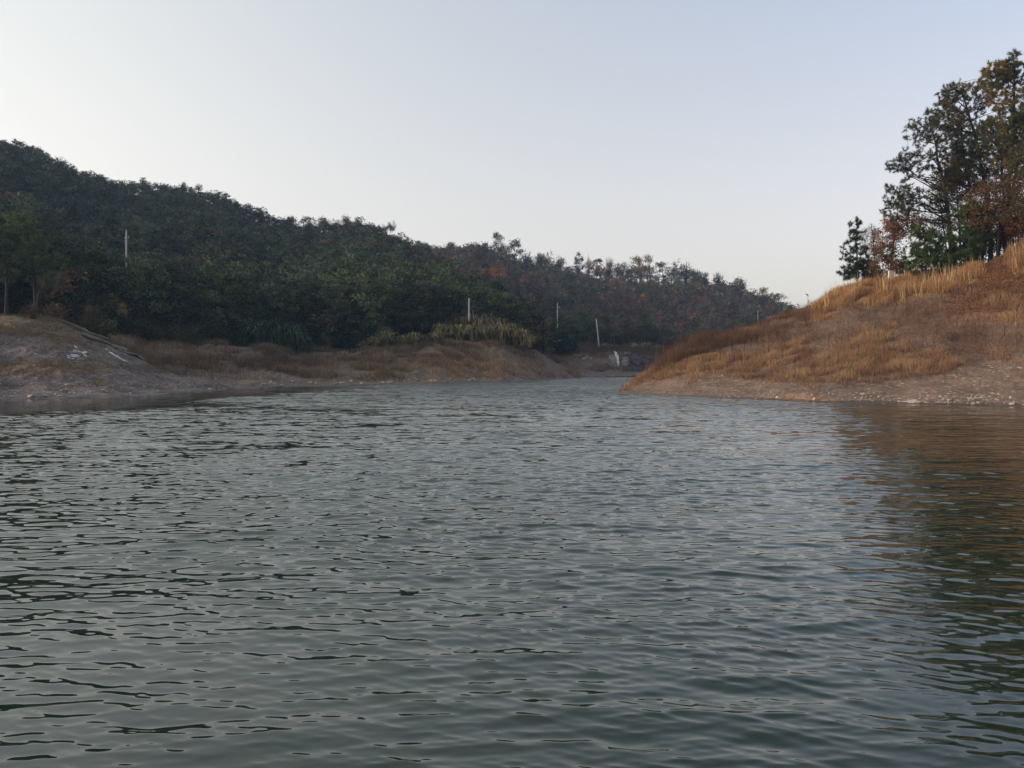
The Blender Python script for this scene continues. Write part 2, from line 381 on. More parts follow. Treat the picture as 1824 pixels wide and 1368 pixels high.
def c3(*c): return np.array(c, float)
def mixn(base, parts):
    for wt, c in parts: base = base * (1 - wt[:, None]) + c * wt[:, None]
    return base
def col_slope(px, py, P, t):
    z = slope_zones(px, py, P)
    c = np.tile(c3(.20, .125, .085), (len(P), 1))
    c = mixn(c, [(np.clip(z['dull'] + z['grown'] * .8, 0, 1), c3(.15, .092, .060)), (z['orange'] * .7, c3(.25, .15, .085)), (z['gold'], c3(.26, .15, .07)), (z['litter'], c3(.21, .095, .05)), (z['scrub'] * .8, c3(.11, .062, .042))])
    m = np.clip(z['grown'] * 1.15 + z['litter'] + z['gold'], 0, 1)
    return c, m
def bank_zones(px, py, P):
    X, Y = P[:, 0], P[:, 1]
    n1 = fbm(X * .3, Y * .22, 81, 4); n2 = fbm(X, Y * .6, 83, 3)
    g = np.maximum.reduce([sstep(618, 598, py - (px - 60) * .12 + n1 * 18) * sstep(220, 170, px), ell(px, py, 60, 655, 120, 16), ell(px, py, 150, 655, 60, 10), ell(px, py, 178, 680, 26, 5), ell(px, py, 300, 655, 60, 8) * .8])
    return np.clip(g * 1.3 + n1 * .5 + n2 * .2 - .1, 0, 1)
def col_bank(px, py, P, t):
    g = bank_zones(px, py, P)
    c = np.tile(c3(.135, .098, .06), (len(P), 1)); c = mixn(c, [(ell(px, py, 60, 655, 80, 14), c3(.16, .095, .055))])
    tmix = sstep(5.8, 6.4, t)
    return mixn(c, [(tmix, c3(.05, .042, .03))]), np.clip(g * .85 + tmix, 0, 1)
def col_shore(px, py, P, t):
    n1 = fbm(P[:, 0] * .12, P[:, 1] * .12, 91, 4)
    g = sstep(1.9, 2.9, t + n1 * 1.6) * (1 - .75 * ell(px, py, 985, 650, 45, 40)) * (1 - .8 * sstep(.0, 1, sstep(560, 520, px)) * sstep(650, 668, py))
    c = np.tile(c3(.135, .098, .067), (len(P), 1))
    c = mixn(c, [(np.clip(ell(px, py, 850, 660, 160, 14) + ell(px, py, 640, 660, 50, 9) * .7 + n1 * .4, 0, 1), c3(.175, .118, .072)), (ell(px, py, 500, 645, 120, 16), c3(.085, .06, .045))])
    tm = sstep(7.4, 7.8, t)
    return mixn(c, [(tm, c3(.045, .04, .03))]), np.clip(g + tm, 0, 1)
def col_rock(px, py, P, t):
    n1 = fbm(P[:, 0] * .2, P[:, 1] * .2, 95, 4)
    rockface = ell(px, py, 1090, 648, 50, 20)
    dark = ell(px, py, 1140, 652, 34, 18)
    c = np.tile(c3(.115, .078, .055), (len(P), 1))
    c = mixn(c, [(np.clip(rockface * 1.2 + n1 * .3, 0, 1), c3(.16, .12, .10)), (np.clip(dark * 1.3, 0, 1), c3(.055, .05, .052)), (sstep(4.8, 5.8, t + n1), c3(.09, .075, .045))])
    return c, np.clip(sstep(2.4, 3.0, t + n1 * .5), 0, 1)
def col_wood(px, py, P, t):
    n1 = fbm(P[:, 0] * .06, P[:, 1] * .06, 97, 4)
    c = np.tile(c3(.040, .038, .028), (len(P), 1)); c = mixn(c, [(np.clip(n1, 0, 1), c3(.07, .05, .035))])
    return c, np.ones(len(P))

M_slope = ground_mat('slope earth', (.15, .098, .068), (.255, .176, .125), (.46, .38, .31), 3.5, .6)
M_bank = ground_mat('bank earth', (.09, .074, .068), (.19, .152, .138), (.36, .32, .31), 4.0, .45)
M_shore = ground_mat('shore earth', (.10, .074, .06), (.19, .145, .118), (.34, .29, .25), 2.5, .35)
M_rock = ground_mat('rock shore earth', (.085, .062, .05), (.20, .145, .11), (.34, .29, .25), 1.2, .6)
M_wood = ground_mat('wood floor', (.04, .036, .028), (.06, .05, .036), (.1, .09, .07), 1.0, .1)

def tspace(K, dens):
    return np.concatenate([np.linspace(i, i + 1, n, endpoint=False) for i, n in enumerate(dens)] + [[K - 1.001]])
slope.mesh('slope', 0, 0, M_slope, col_slope, xs=np.concatenate([np.linspace(1085, 1850, 620), np.linspace(1853, 2600, 160)]), ts=tspace(10, [3, 12, 40, 70, 70, 60, 14, 10, 6]))
bank.mesh('bank', 0, 0, M_bank, col_bank, xs=np.concatenate([np.linspace(-900, -25, 120), np.linspace(-20, 430, 420)]), ts=tspace(10, [3, 12, 40, 60, 60, 50, 12, 8, 6]))
shore.mesh('shore', 600, 0, M_shore, col_shore, ts=tspace(10, [3, 8, 30, 40, 40, 40, 12, 8, 6]))
rockshore.mesh('far_shore', 420, 0, M_rock, col_rock, ts=tspace(10, [3, 8, 20, 30, 50, 40, 16, 8, 6]))
hill.mesh('hillside', 500, 160, M_wood, col_wood)
far.mesh('far_hillside', 360, 120, M_wood, col_wood)
# ground sheet reaching the horizon, below the water
gs = 1500.0
g_ = mesh_obj('ground', [(-gs, -gs, -3), (gs, -gs, -3), (gs, gs, -3), (-gs, gs, -3)], np.array([[0, 1, 2, 3]]), M_wood, col=np.tile(c3(.06, .05, .035), (4, 1)))
g_.data.attributes.new('Mix', 'FLOAT', 'POINT'); tag(g_, kind='structure')

# ------------------------------------------------------------------ water
def water_mat():
    m, n, b = newmat('lake water'); L = n.links
    b.inputs['Base Color'].default_value = (.010, .022, .010, 1)
    b.inputs['IOR'].default_value = 1.58; b.inputs['Specular IOR Level'].default_value = .5
    g = n.nodes.new('ShaderNodeNewGeometry')
    fa = n.nodes.new('ShaderNodeAttribute'); fa.attribute_name = 'Far'
    mp = n.nodes.new('ShaderNodeMapping'); mp.inputs['Scale'].default_value = (.75, 2.4, 1); mp.inputs['Rotation'].default_value = (0, 0, math.radians(8)); L.new(g.outputs['Position'], mp.inputs['Vector'])
    n1 = n.nodes.new('ShaderNodeTexNoise'); n1.inputs['Scale'].default_value = 3.2; n1.inputs['Detail'].default_value = 4; n1.inputs['Roughness'].default_value = .6
    L.new(mp.outputs[0], n1.inputs['Vector'])
    sb = n.nodes.new('ShaderNodeVectorMath'); sb.operation = 'SUBTRACT'; sb.inputs[1].default_value = (.5, .5, .5); L.new(n1.outputs['Color'], sb.inputs[0])
    am = n.nodes.new('ShaderNodeVectorMath'); am.operation = 'MULTIPLY'; am.inputs[1].default_value = (.35, 1.25, 0); L.new(sb.outputs[0], am.inputs[0])
    n2 = n.nodes.new('ShaderNodeTexNoise'); n2.inputs['Scale'].default_value = .75; n2.inputs['Detail'].default_value = 3; n2.inputs['Roughness'].default_value = .7
    L.new(mp.outputs[0], n2.inputs['Vector'])
    sb2 = n.nodes.new('ShaderNodeVectorMath'); sb2.operation = 'SUBTRACT'; sb2.inputs[1].default_value = (.5, .58, .5); L.new(n2.outputs['Color'], sb2.inputs[0])
    am2 = n.nodes.new('ShaderNodeVectorMath'); am2.operation = 'MULTIPLY_ADD'; am2.inputs[1].default_value = (.16, 1.05, 0); L.new(sb2.outputs[0], am2.inputs[0]); L.new(am.outputs[0], am2.inputs[2])
    s1 = n.nodes.new('ShaderNodeVectorMath'); s1.operation = 'SCALE'; L.new(am2.outputs[0], s1.inputs[0]); L.new(fa.outputs['Fac'], s1.inputs['Scale'])
    ad = n.nodes.new('ShaderNodeVectorMath'); ad.operation = 'ADD'; L.new(s1.outputs[0], ad.inputs[0]); L.new(g.outputs['Normal'], ad.inputs[1])
    no = n.nodes.new('ShaderNodeVectorMath'); no.operation = 'NORMALIZE'; L.new(ad.outputs[0], no.inputs[0])
    L.new(no.outputs[0], b.inputs['Normal'])
    mr = n.nodes.new('ShaderNodeMapRange'); mr.inputs['To Min'].default_value = .02; mr.inputs['To Max'].default_value = .07
    L.new(fa.outputs['Fac'], mr.inputs['Value']); L.new(mr.outputs[0], b.inputs['Roughness'])
    return m

def build_water():
    r = np.random.default_rng(5)
    xs = np.concatenate([np.linspace(-2600, -420, 160), np.linspace(-400, 2220, 1000), np.linspace(2240, 4400, 160)])
    ds = [1.0]
    while ds[-1] < 16: ds.append(ds[-1] + max(.009, min(.0032 * ds[-1], .021)))
    while ds[-1] < 30: ds.append(ds[-1] + .04)
    while ds[-1] < 62: ds.append(ds[-1] + .10)
    while ds[-1] < 420: ds.append(ds[-1] * 1.03)
    ds = np.array(ds)
    D, XS = np.meshgrid(ds, xs, indexing='ij'); X = xat(XS, D); Y = D
    Z = np.zeros_like(X); DX = np.zeros_like(X); DY = np.zeros_like(X)
    gapd = np.gradient(ds)[:, None] * np.ones_like(X); gapx = D * (2620 / 1000 / F)
    # gusts and lulls: calm water in the lee of the banks
    lee_l = 1 - .80 * sstep(0, 1, sstep(-3.0, -9, (X + 14) * .35 + (30 - Y) * -.55 + 2))      # towards the left bank
    dl = np.interp(CX + F * X / Y, [-900, 0, 200, 300, 400, 560, 620, 870, 1035, 1100], [22.7, 42, 44, 49, 59, 72, 76, 89, 128, 300])
    lee = 1 - .93 * sstep(.60, .80, Y / dl + .10 * fbm(X * .15, Y * .3, 6, 3)) * sstep(900, 420, CX + F * X / Y)
    dr = np.interp(CX + F * X / Y, [1085, 1110, 1400, 1824, 2600], [300, 53, 40.4, 34, 26])
    lee = lee * (1 - .30 * sstep(.45, .85, Y / dr) * sstep(1400, 1600, CX + F * X / Y)) * (1 - .45 * sstep(1440, 1640, CX + F * X / Y + 40 * fbm(X * .3, Y * .3, 8, 2)))
    gust = np.clip(.9 + .75 * fbm(X * .10 + Y * .02, Y * .14, 5, 3), .35, 1.45)
    near = .64 + .38 * sstep(3, 8, Y) - .25 * sstep(9, 24, Y)
    amp = lee * gust * near
    N = 100
    lam = np.exp(r.uniform(math.log(.045), math.log(.8), N)); lam[:9] = r.uniform(.9, 2.4, 9)
    ang = r.normal(0, .33, N) + math.radians(4)
    for l, a in zip(lam, ang):
        k = 2 * math.pi / l; kx, ky = k * math.sin(a), k * math.cos(a)
        slope_ = .038 * (1 if l < .14 else (.14 / l) ** .58) * (1 if l > .06 else (l / .06) ** 1.0) * (1.35 if l > .85 else 1)
        A = slope_ / k
        fade = sstep(2.6, 4.6, l / (gapd * abs(math.cos(a)) + gapx * abs(math.sin(a)) + 1e-6))
        ph = kx * X + ky * Y + r.uniform(0, 6.283)
        w_ = A * fade * amp
        Z += w_ * np.cos(ph); s_ = w_ * np.sin(ph) * 1.0
        DX -= s_ * math.sin(a); DY -= s_ * math.cos(a)
    P = np.stack([X + DX, Y + DY, Z], -1).reshape(-1, 3)
    nr, nc = X.shape; idx = np.arange(nr * nc).reshape(nr, nc)
    q = np.stack([idx[:-1, :-1], idx[:-1, 1:], idx[1:, 1:], idx[1:, :-1]], -1).reshape(-1, 4)
    base = len(P)
    P = np.vstack([P, [(-700, -300, -.15), (700, -300, -.15), (700, 430, -.15), (-700, 430, -.15)]])
    o = mesh_obj('water', P, [q, np.array([[base, base + 1, base + 2, base + 3]])], water_mat(), smooth=True)
    a = o.data.attributes.new('Far', 'FLOAT', 'POINT')
    fv = (sstep(5, 22, Y) * (.85 + 1.6 * sstep(24, 60, Y))) * np.clip(amp, .05, 1.3)
    a.data.foreach_set('value', np.concatenate([fv.ravel(), np.ones(4)]).astype(np.float32))
    tag(o, kind='structure')
build_water()
# ------------------------------------------------------------------ plant building
class Acc:
    def __init__(s): s.V = []; s.T = []; s.Q = []; s.C = []; s.n = 0
    def add(s, V, T=None, Q=None, C=None):
        V = np.asarray(V, float).reshape(-1, 3)
        if T is not None and len(T): s.T.append(np.asarray(T) + s.n)
        if Q is not None and len(Q): s.Q.append(np.asarray(Q) + s.n)
        s.V.append(V); s.C.append(np.broadcast_to(np.asarray((.1, .1, .1) if C is None else C, float), V.shape)); s.n += len(V)
    def arr(s):
        f = []
        if s.T: f.append(np.concatenate(s.T))
        if s.Q: f.append(np.concatenate(s.Q))
        return np.concatenate(s.V), f, np.concatenate(s.C)
    def build(s, name, mat, parent=None, origin=(0, 0, 0), smooth=False, link=True):
        V, f, C = s.arr(); return mesh_obj(name, V - np.array(origin), f, mat, parent, col=C, smooth=smooth, link=link)

def tube(A, pts, rad, k=6, C=(.1, .08, .06), cap=True):
    pts = np.asarray(pts, float); n = len(pts); rad = np.asarray(rad, float)
    tan = np.gradient(pts, axis=0); tan /= np.linalg.norm(tan, axis=1)[:, None] + 1e-9
    ref = np.array([.31, .95, .05]); a = np.cross(tan, ref); a /= np.linalg.norm(a, axis=1)[:, None] + 1e-9; b = np.cross(tan, a)
    th = np.arange(k) * 2 * math.pi / k
    V = pts[:, None] + rad[:, None, None] * (np.cos(th)[None, :, None] * a[:, None] + np.sin(th)[None, :, None] * b[:, None])
    idx = np.arange(n * k).reshape(n, k); j = np.roll(idx, -1, axis=1)
    Q = np.stack([idx[:-1], j[:-1], j[1:], idx[1:]], -1).reshape(-1, 4)
    V = V.reshape(-1, 3); T = []
    if cap:
        V = np.vstack([V, pts[0], pts[-1]]); T = [(n * k, i2, i1) for i1, i2 in zip(idx[0], j[0])] + [(n * k + 1, i1, i2) for i1, i2 in zip(idx[-1], j[-1])]
    A.add(V, T, Q, C)

def rdir(r, n):
    v = r.normal(size=(n, 3)); return v / np.linalg.norm(v, axis=1)[:, None]

def needles(A, r, cen, dirs, K, ln, wd, C, spread=1.0, cvar=.25):
    """tufts of thin blades: cen (n,3), dirs (n,3)"""
    n = len(cen)
    d = dirs[:, None] * (1.15 - spread * .4) + r.normal(size=(n, K, 3)) * .62 * spread
    d /= np.linalg.norm(d, axis=2)[..., None]
    L = ln * r.uniform(.65, 1.2, (n, K, 1)); base = cen[:, None] - dirs[:, None] * ln * r.uniform(0, .9, (n, K, 1))
    side = np.cross(d, r.normal(size=(n, K, 3))); side /= np.linalg.norm(side, axis=2)[..., None] + 1e-9
    p0 = base - side * wd / 2; p1 = base + side * wd / 2; p2 = base + d * L
    V = np.stack([p0, p1, p2], 2).reshape(-1, 3); T = np.arange(n * K * 3).reshape(-1, 3)
    cc = np.asarray(C, float); cc = np.broadcast_to(cc, (n, 3))[:, None] * r.uniform(1 - cvar, 1 + cvar, (n, 1, 1)) * r.uniform(.8, 1.2, (n, K, 1))
    A.add(V, T, None, np.repeat(cc.reshape(-1, 3), 3, 0))

def leaves(A, r, cen, K, rad, size, C, flat=1.0, cvar=.3, hue=.08):
    n = len(cen)
    off = r.normal(size=(n, K, 3)) * rad * .55; off[..., 2] *= flat
    c = cen[:, None] + off
    u = r.normal(size=(n, K, 3)); u /= np.linalg.norm(u, axis=2)[..., None]
    v = np.cross(u, r.normal(size=(n, K, 3))); v /= np.linalg.norm(v, axis=2)[..., None] + 1e-9
    s = size * r.uniform(.6, 1.3, (n, K, 1))
    V = np.stack([c - u * s, c + v * s * .55, c + u * s, c - v * s * .55], 2).reshape(-1, 3)
    Q = np.arange(n * K * 4).reshape(-1, 4)
    cc = np.broadcast_to(np.asarray(C, float), (n, 3))[:, None] * r.uniform(1 - cvar, 1 + cvar, (n, 1, 1)) * r.uniform(.75, 1.25, (n, K, 1)) * (1 + r.uniform(-hue, hue, (n, K, 3)))
    A.add(V, None, Q, np.repeat(cc.reshape(-1, 3), 4, 0))

def curve(p0, p1, r, sag=.1, n=6, up=0.0):
    p0, p1 = np.array(p0, float), np.array(p1, float); L = np.linalg.norm(p1 - p0)
    t = np.linspace(0, 1, n)[:, None]; P = p0 * (1 - t) + p1 * t
    P = P + (t * (1 - t)) * (r.normal(size=3) * sag * L * 1.6) + np.array([0, 0, 1]) * (t * (1 - t)) * L * up
    P[1:-1] += r.normal(size=(n - 2, 3)) * L * sag * .12
    return P

M_bark = noise_mat('bark', (.016, .012, .010), (.042, .031, .025), 9, .95, .5)
M_pale = noise_mat('pale bark', (.16, .145, .13), (.27, .25, .22), 9, .95, .3)
M_needle = leaf_mat('needles', gain=(1.3, 1.3, 1.25), trans=.4, var=.12)
M_leaf = leaf_mat('leaves', gain=(1.25, 1.25, 1.25), trans=.4, var=.12)
M_wleaf = leaf_mat('wood foliage', trans=.2, var=.4)
M_blade = leaf_mat('grass blades', trans=.3, var=.0)

GREEN = c3(.060, .072, .036); SUNGOLD = c3(.15, .115, .048); RUST = c3(.20, .075, .032); BROWNL = c3(.12, .062, .034)  # the gold puts warm sunlight into the colour of the pine crowns

def tree_detail(name, label, cat, base, trunk, envs, kind, seed, limbs=14, twigs=150, r0=.16, K=34, ln=.20, wd=.022, col=GREEN, col2=None, mix2=.2, group=None, lowest=.25, tuft3=3, bark=None, leafsize=.07, up=.18):
    """trunk: world points; envs: list of (centre, radii, weight)"""
    r = np.random.default_rng(seed)
    trunk = np.asarray(trunk, float)
    # refine the trunk
    tt = np.linspace(0, len(trunk) - 1, 16); k = np.arange(len(trunk))
    TP = np.stack([np.interp(tt, k, trunk[:, i]) for i in range(3)], 1)
    for _ in range(2): TP[1:-1] = (TP[:-2] + 2 * TP[1:-1] + TP[2:]) / 4
    TP[1:-1] += r.normal(size=(14, 3)) * r0 * .22
    TR = r0 * (1 - np.linspace(0, 1, 16)) ** .8 + .02
    TP = np.vstack([TP[0] - [0, 0, .5], TP]); TR = np.concatenate([[r0 * 1.35], TR])
    A = Acc(); B = Acc()
    tube(A, TP, TR, 8)
    w = np.array([e[2] for e in envs], float); w /= w.sum()
    def sample(n, lo=.25):
        out = []
        for _ in range(n):
            c, rad, _w = envs[r.choice(len(envs), p=w)]
            d = rdir(r, 1)[0]; out.append(np.array(c) + d * np.array(rad) * r.uniform(lo, 1) ** .5)
        return np.array(out)
    sk = [p for p in TP[4:]]; skr = [x for x in TR[4:]]
    top = TP[-1]; zb, zt = TP[1][2], top[2]
    for t in sample(limbs, .55):
        hd = np.linalg.norm(t[:2] - TP[8][:2]); za = t[2] - hd * r.uniform(.15, .6)
        za = min(max(za, zb + (zt - zb) * lowest), zt - .2)
        i = int(np.argmin(np.abs(TP[:, 2] - za))); p0 = TP[i]
        P = curve(p0, t, r, .12, 8, up * r.uniform(-.6, 1)); rr = np.linspace(min(TR[i] * .55, .075), .014, 8)
        tube(A, P, rr, 5, cap=False); sk += list(P[2:]); skr += list(rr[2:])
    cen = []; dr = []
    for t in sample(twigs, .12):
        S = np.array(sk); dd = np.linalg.norm(S - t, axis=1) + np.clip(S[:, 2] - t[2], 0, None) * .6
        i = int(np.argmin(dd)); p0 = S[i]
        if np.linalg.norm(t - p0) < .12: t = t + rdir(r, 1)[0] * .3
        L = np.linalg.norm(t - p0)
        if L > 2.2: t = p0 + (t - p0) * (2.2 / L)
        P = curve(p0, t, r, .14, 5, .15); tube(A, P, np.linspace(.013, .006, 5) * (1.2 if kind != 'bare' else 1), 3, cap=False)
        sk += list(P[2:]); skr += [.01] * 3
        d = P[-1] - P[-2]; d /= np.linalg.norm(d) + 1e-9
        cen.append(P[-1]); dr.append(d)
        for q in range(tuft3 - 1):
            s = r.uniform(.35, .95); j = min(int(s * 4), 3); pp = P[j] + (P[j + 1] - P[j]) * (s * 4 - j)
            dj = d * .5 + rdir(r, 1)[0]; dj[2] += .3; dj /= np.linalg.norm(dj); off = dj * r.uniform(.1, .32)
            if kind != 'bare': tube(A, [pp, pp + off], [.006, .004], 3, cap=False)
            cen.append(pp + off); dr.append(dj)
    cen = np.array(cen); dr = np.array(dr)
    cc = np.tile(col, (len(cen), 1))
    if col2 is not None:
        h = sstep(.25, .75, .5 + .9 * fbm(cen[:, 0] * .8 + seed, cen[:, 2] * .8, seed, 2) + (mix2 - .5)); cc = cc * (1 - h[:, None]) + np.array(col2) * h[:, None]
    if kind == 'pine': needles(B, r, cen, dr, K, ln, wd, cc)
    elif kind == 'oak': leaves(B, r, cen, K, .26, leafsize, cc)
    elif kind == 'bare':
        needles(B, r, cen, dr, K, ln * 2.2, .012, cc, spread=.9)
    root = empty(name, base); tag(root, label, cat, group)
    A.build('trunk', bark or M_bark, root, base, smooth=True)
    B.build('crown', M_needle if kind == 'pine' else M_leaf, root, base)
    return root

def W3(x, y, d): return np.array([xat(x, d), d, zat(y, d)])
def grove(name, label, cat, d, trunk, envs, kind, seed, **kw):
    """picture coordinates at depth d"""
    T = [W3(a, b, d + (e[0] if e else 0)) for a, b, *e in trunk]
    if kw.pop('ground', 1): T[0][2] = min(T[0][2], slope_z(T[0][0], T[0][1]) + .05)
    base = (T[0][0], T[0][1], T[0][2])
    E = []
    for (x, y, rx, ry, wt, *dz) in envs:
        rw = rx / F * d; E.append((W3(x, y, d + (dz[0] if dz else 0)), (rw, min(max(rw, .8), 2.6), ry / F * d), wt))
    return tree_detail(name, label, cat, base, T, E, kind, seed, **kw)

_sg = slope.ev(*[a.ravel() for a in np.meshgrid(np.linspace(1085, 2600, 300), np.linspace(1, 8.9, 120))])
def slope_z(x, y):
    d = (_sg[:, 0] - x) ** 2 + (_sg[:, 1] - y) ** 2; return _sg[int(np.argmin(d)), 2]

# ------------------------------------------------------------------ the grove on the slope
grove('pine_tree', 'small sparse pine, first tree at the left end of the grove', 'tree', 67, [(1526, 520), (1528, 470), (1524, 430), (1528, 392)],
      [(1524, 405, 12, 24, 1), (1522, 455, 26, 38, 3), (1512, 485, 20, 18, 2), (1548, 480, 16, 20, 1)], 'pine', 101, limbs=14, twigs=170, r0=.07, K=46, ln=.26, wd=.03, col=c3(.045, .062, .034), lowest=.12)
grove('bare_shrub', 'thin leafless shrub between the first small pine and the brown oak', 'shrub', 66, [(1562, 512), (1558, 470), (1556, 430), (1552, 400)],
      [(1556, 440, 20, 42, 2), (1545, 420, 14, 24, 1)], 'bare', 102, limbs=14, twigs=90, r0=.035, K=8, ln=.2, col=c3(.10, .075, .06), lowest=.1)
grove('oak_tree', 'russet leaved oak behind the white marker stone', 'tree', 65, [(1583, 512), (1588, 460), (1594, 410), (1600, 372)],
      [(1612, 400, 34, 24, 3, .6), (1582, 430, 30, 40, 3), (1575, 470, 26, 30, 2)], 'oak', 103, limbs=20, twigs=260, r0=.09, K=12, leafsize=.075, col=c3(.20, .095, .055), col2=c3(.10, .08, .04), mix2=.4, lowest=.12)
grove('pine_tree', 'bushy young pine right of the white marker stone', 'tree', 61, [(1648, 505), (1650, 470), (1646, 430), (1645, 396)],
      [(1645, 430, 26, 34, 3), (1642, 472, 40, 26, 3), (1668, 450, 22, 30, 1)], 'pine', 104, limbs=22, twigs=210, r0=.06, K=46, ln=.26, wd=.03, col=c3(.078, .11, .038), lowest=.05)
grove('pine_tree', 'tall leaning pine with a crooked trunk and long left branches', 'tree', 62.5, [(1700, 496), (1695, 440), (1688, 395), (1688, 350), (1676, 305), (1666, 262), (1660, 225)],
      [(1650, 232, 40, 30, 3), (1628, 290, 48, 26, 3), (1604, 345, 36, 26, 2), (1700, 280, 40, 40, 2), (1640, 355, 55, 22, 2), (1600, 378, 34, 18, 1.5)], 'pine', 105, limbs=28, twigs=560, r0=.20, K=30, ln=.23, wd=.024, col=c3(.062, .066, .042), col2=SUNGOLD, mix2=.25, lowest=.38)
grove('pine_tree', 'green young pine under the tall leaning pine', 'tree', 60, [(1722, 490), (1722, 440), (1724, 400), (1722, 358)],
      [(1722, 385, 28, 30, 3), (1718, 430, 42, 32, 4), (1700, 460, 36, 16, 1)], 'pine', 106, limbs=22, twigs=220, r0=.06, K=46, ln=.26, wd=.03, col=c3(.070, .105, .036), lowest=.08)
grove('pine_tree', 'tall upright pine with an open crown behind the leaning pine', 'tree', 65, [(1764, 482), (1762, 400), (1754, 330), (1742, 260), (1722, 195), (1708, 150)],
      [(1702, 165, 30, 20, 2), (1690, 205, 42, 30, 3), (1736, 235, 46, 50, 3), (1720, 300, 46, 36, 2), (1750, 165, 26, 34, 2)], 'pine', 107, limbs=30, twigs=620, r0=.19, K=30, ln=.23, wd=.024, col=c3(.070, .068, .042), col2=SUNGOLD, mix2=.4, lowest=.4)
grove('pine_tree', 'tallest pine of the grove with olive gold sunlight coloured into its crown', 'tree', 60, [(1800, 462), (1795, 380), (1798, 300), (1806, 210), (1806, 150), (1806, 100)],
      [(1800, 128, 28, 34, 2), (1774, 140, 26, 34, 2), (1806, 190, 42, 42, 3), (1780, 250, 40, 50, 3), (1830, 260, 46, 60, 3)], 'pine', 108, limbs=32, twigs=620, r0=.20, K=36, ln=.25, wd=.03, col=c3(.085, .082, .042), col2=c3(.20, .145, .055), mix2=.5, lowest=.35)  # second needle colour is sunlight painted into the crown
grove('oak_tree', 'low oak with red brown leaves between the pine trunks', 'tree', 59, [(1776, 474), (1778, 420), (1784, 370), (1790, 330)],
      [(1775, 350, 48, 36, 3), (1800, 390, 50, 30, 3), (1745, 385, 26, 30, 1)], 'oak', 109, limbs=24, twigs=360, r0=.08, K=10, leafsize=.075, col=c3(.24, .095, .045), col2=c3(.12, .08, .045), mix2=.5, lowest=.15)
grove('oak_tree', 'brown leaved oak filling the gap right of the crooked trunk', 'tree', 66, [(1733, 492), (1732, 430), (1730, 370), (1726, 300)],
      [(1726, 310, 44, 50, 3), (1700, 340, 40, 30, 2), (1752, 400, 36, 44, 2)], 'oak', 110, limbs=24, twigs=340, r0=.09, K=11, leafsize=.075, col=c3(.16, .09, .058), col2=c3(.10, .075, .048), mix2=.4, lowest=.2)
grove('oak_tree', 'russet oak under the tallest pine at the right edge', 'tree', 57, [(1826, 450), (1828, 380), (1832, 300), (1836, 240)],
      [(1830, 300, 36, 50, 3), (1820, 370, 40, 36, 3)], 'oak', 111, limbs=20, twigs=260, r0=.09, K=10, leafsize=.075, col=c3(.24, .095, .045), col2=c3(.10, .08, .045), mix2=.6, lowest=.2)
grove('pine_tree', 'slender pine between the leaning pine and the upright pine', 'tree', 64, [(1742, 490), (1736, 420), (1728, 340), (1716, 270), (1704, 215)],
      [(1700, 235, 30, 30, 2), (1712, 280, 34, 30, 3), (1690, 320, 30, 20, 1)], 'pine', 117, limbs=22, twigs=280, r0=.12, K=30, ln=.23, wd=.024, col=c3(.062, .066, .042), col2=c3(.16, .10, .05), mix2=.45, lowest=.45)
grove('bare_tree', 'thin leafless tree in the dark thicket under the pines', 'tree', 64, [(1690, 494), (1684, 430), (1676, 370), (1672, 330)],
      [(1676, 380, 40, 44, 2), (1668, 430, 26, 40, 1)], 'bare', 112, limbs=18, twigs=120, r0=.05, K=7, ln=.22, col=c3(.07, .05, .04), lowest=.15)
grove('bare_tree', 'leafless grey tree with forked trunk at the right of the thicket', 'tree', 61, [(1748, 482), (1752, 420), (1762, 360), (1764, 310)],
      [(1760, 350, 40, 54, 2), (1772, 420, 30, 30, 1)], 'bare', 113, limbs=20, twigs=130, r0=.06, K=7, ln=.22, col=c3(.07, .052, .045), lowest=.15)
grove('pine_tree', 'large spreading green pine at the left edge above the bank', 'tree', 76, [(64, 566), (62, 500), (54, 440), (40, 372)],
      [(40, 398, 30, 26, 2), (42, 430, 56, 26, 3), (60, 465, 66, 26, 3), (24, 480, 40, 26, 2), (90, 500, 30, 14, 1)], 'pine', 130, limbs=30, twigs=520, r0=.17, K=30, ln=.30, wd=.03, col=c3(.07, .11, .048), col2=c3(.095, .12, .055), mix2=.5, lowest=.38, ground=None)
grove('pine_tree', 'thin dark pine with a bare lower trunk at the very left edge', 'tree', 74, [(10, 562), (12, 500), (8, 440), (2, 400)],
      [(0, 430, 36, 30, 3), (-10, 470, 40, 30, 2)], 'pine', 131, limbs=16, twigs=160, r0=.13, K=24, ln=.28, wd=.03, col=c3(.035, .048, .026), lowest=.45, ground=None)
grove('bare_tree', 'forked leafless tree beside the large left pine', 'tree', 73, [(68, 568), (66, 530), (80, 500), (92, 485)],
      [(88, 510, 26, 30, 2), (100, 500, 20, 20, 1)], 'bare', 132, limbs=12, twigs=60, r0=.07, K=6, ln=.2, col=c3(.09, .075, .06), lowest=.15, ground=None)
# three more crowns that close the right side of the grove
grove('pine_tree', 'dense dark pine filling the crown mass behind the tallest pine', 'tree', 66, [(1792, 470), (1790, 380), (1784, 300), (1776, 215)],
      [(1774, 240, 44, 40, 3), (1796, 300, 44, 44, 3), (1765, 320, 30, 30, 1)], 'pine', 114, limbs=24, twigs=330, r0=.17, K=30, ln=.24, wd=.026, col=c3(.060, .064, .040), col2=SUNGOLD, mix2=.35, lowest=.4)
grove('pine_tree', 'slanting pine whose top leans out over the right frame edge', 'tree', 62, [(1772, 474), (1786, 400), (1806, 330), (1822, 240), (1832, 170)],
      [(1834, 200, 36, 44, 3), (1822, 270, 36, 36, 2)], 'pine', 115, limbs=20, twigs=240, r0=.14, K=30, ln=.24, wd=.026, col=c3(.075, .075, .04), col2=c3(.17, .13, .055), mix2=.5, lowest=.45)  # gold needles: sunlight put into the crown colour
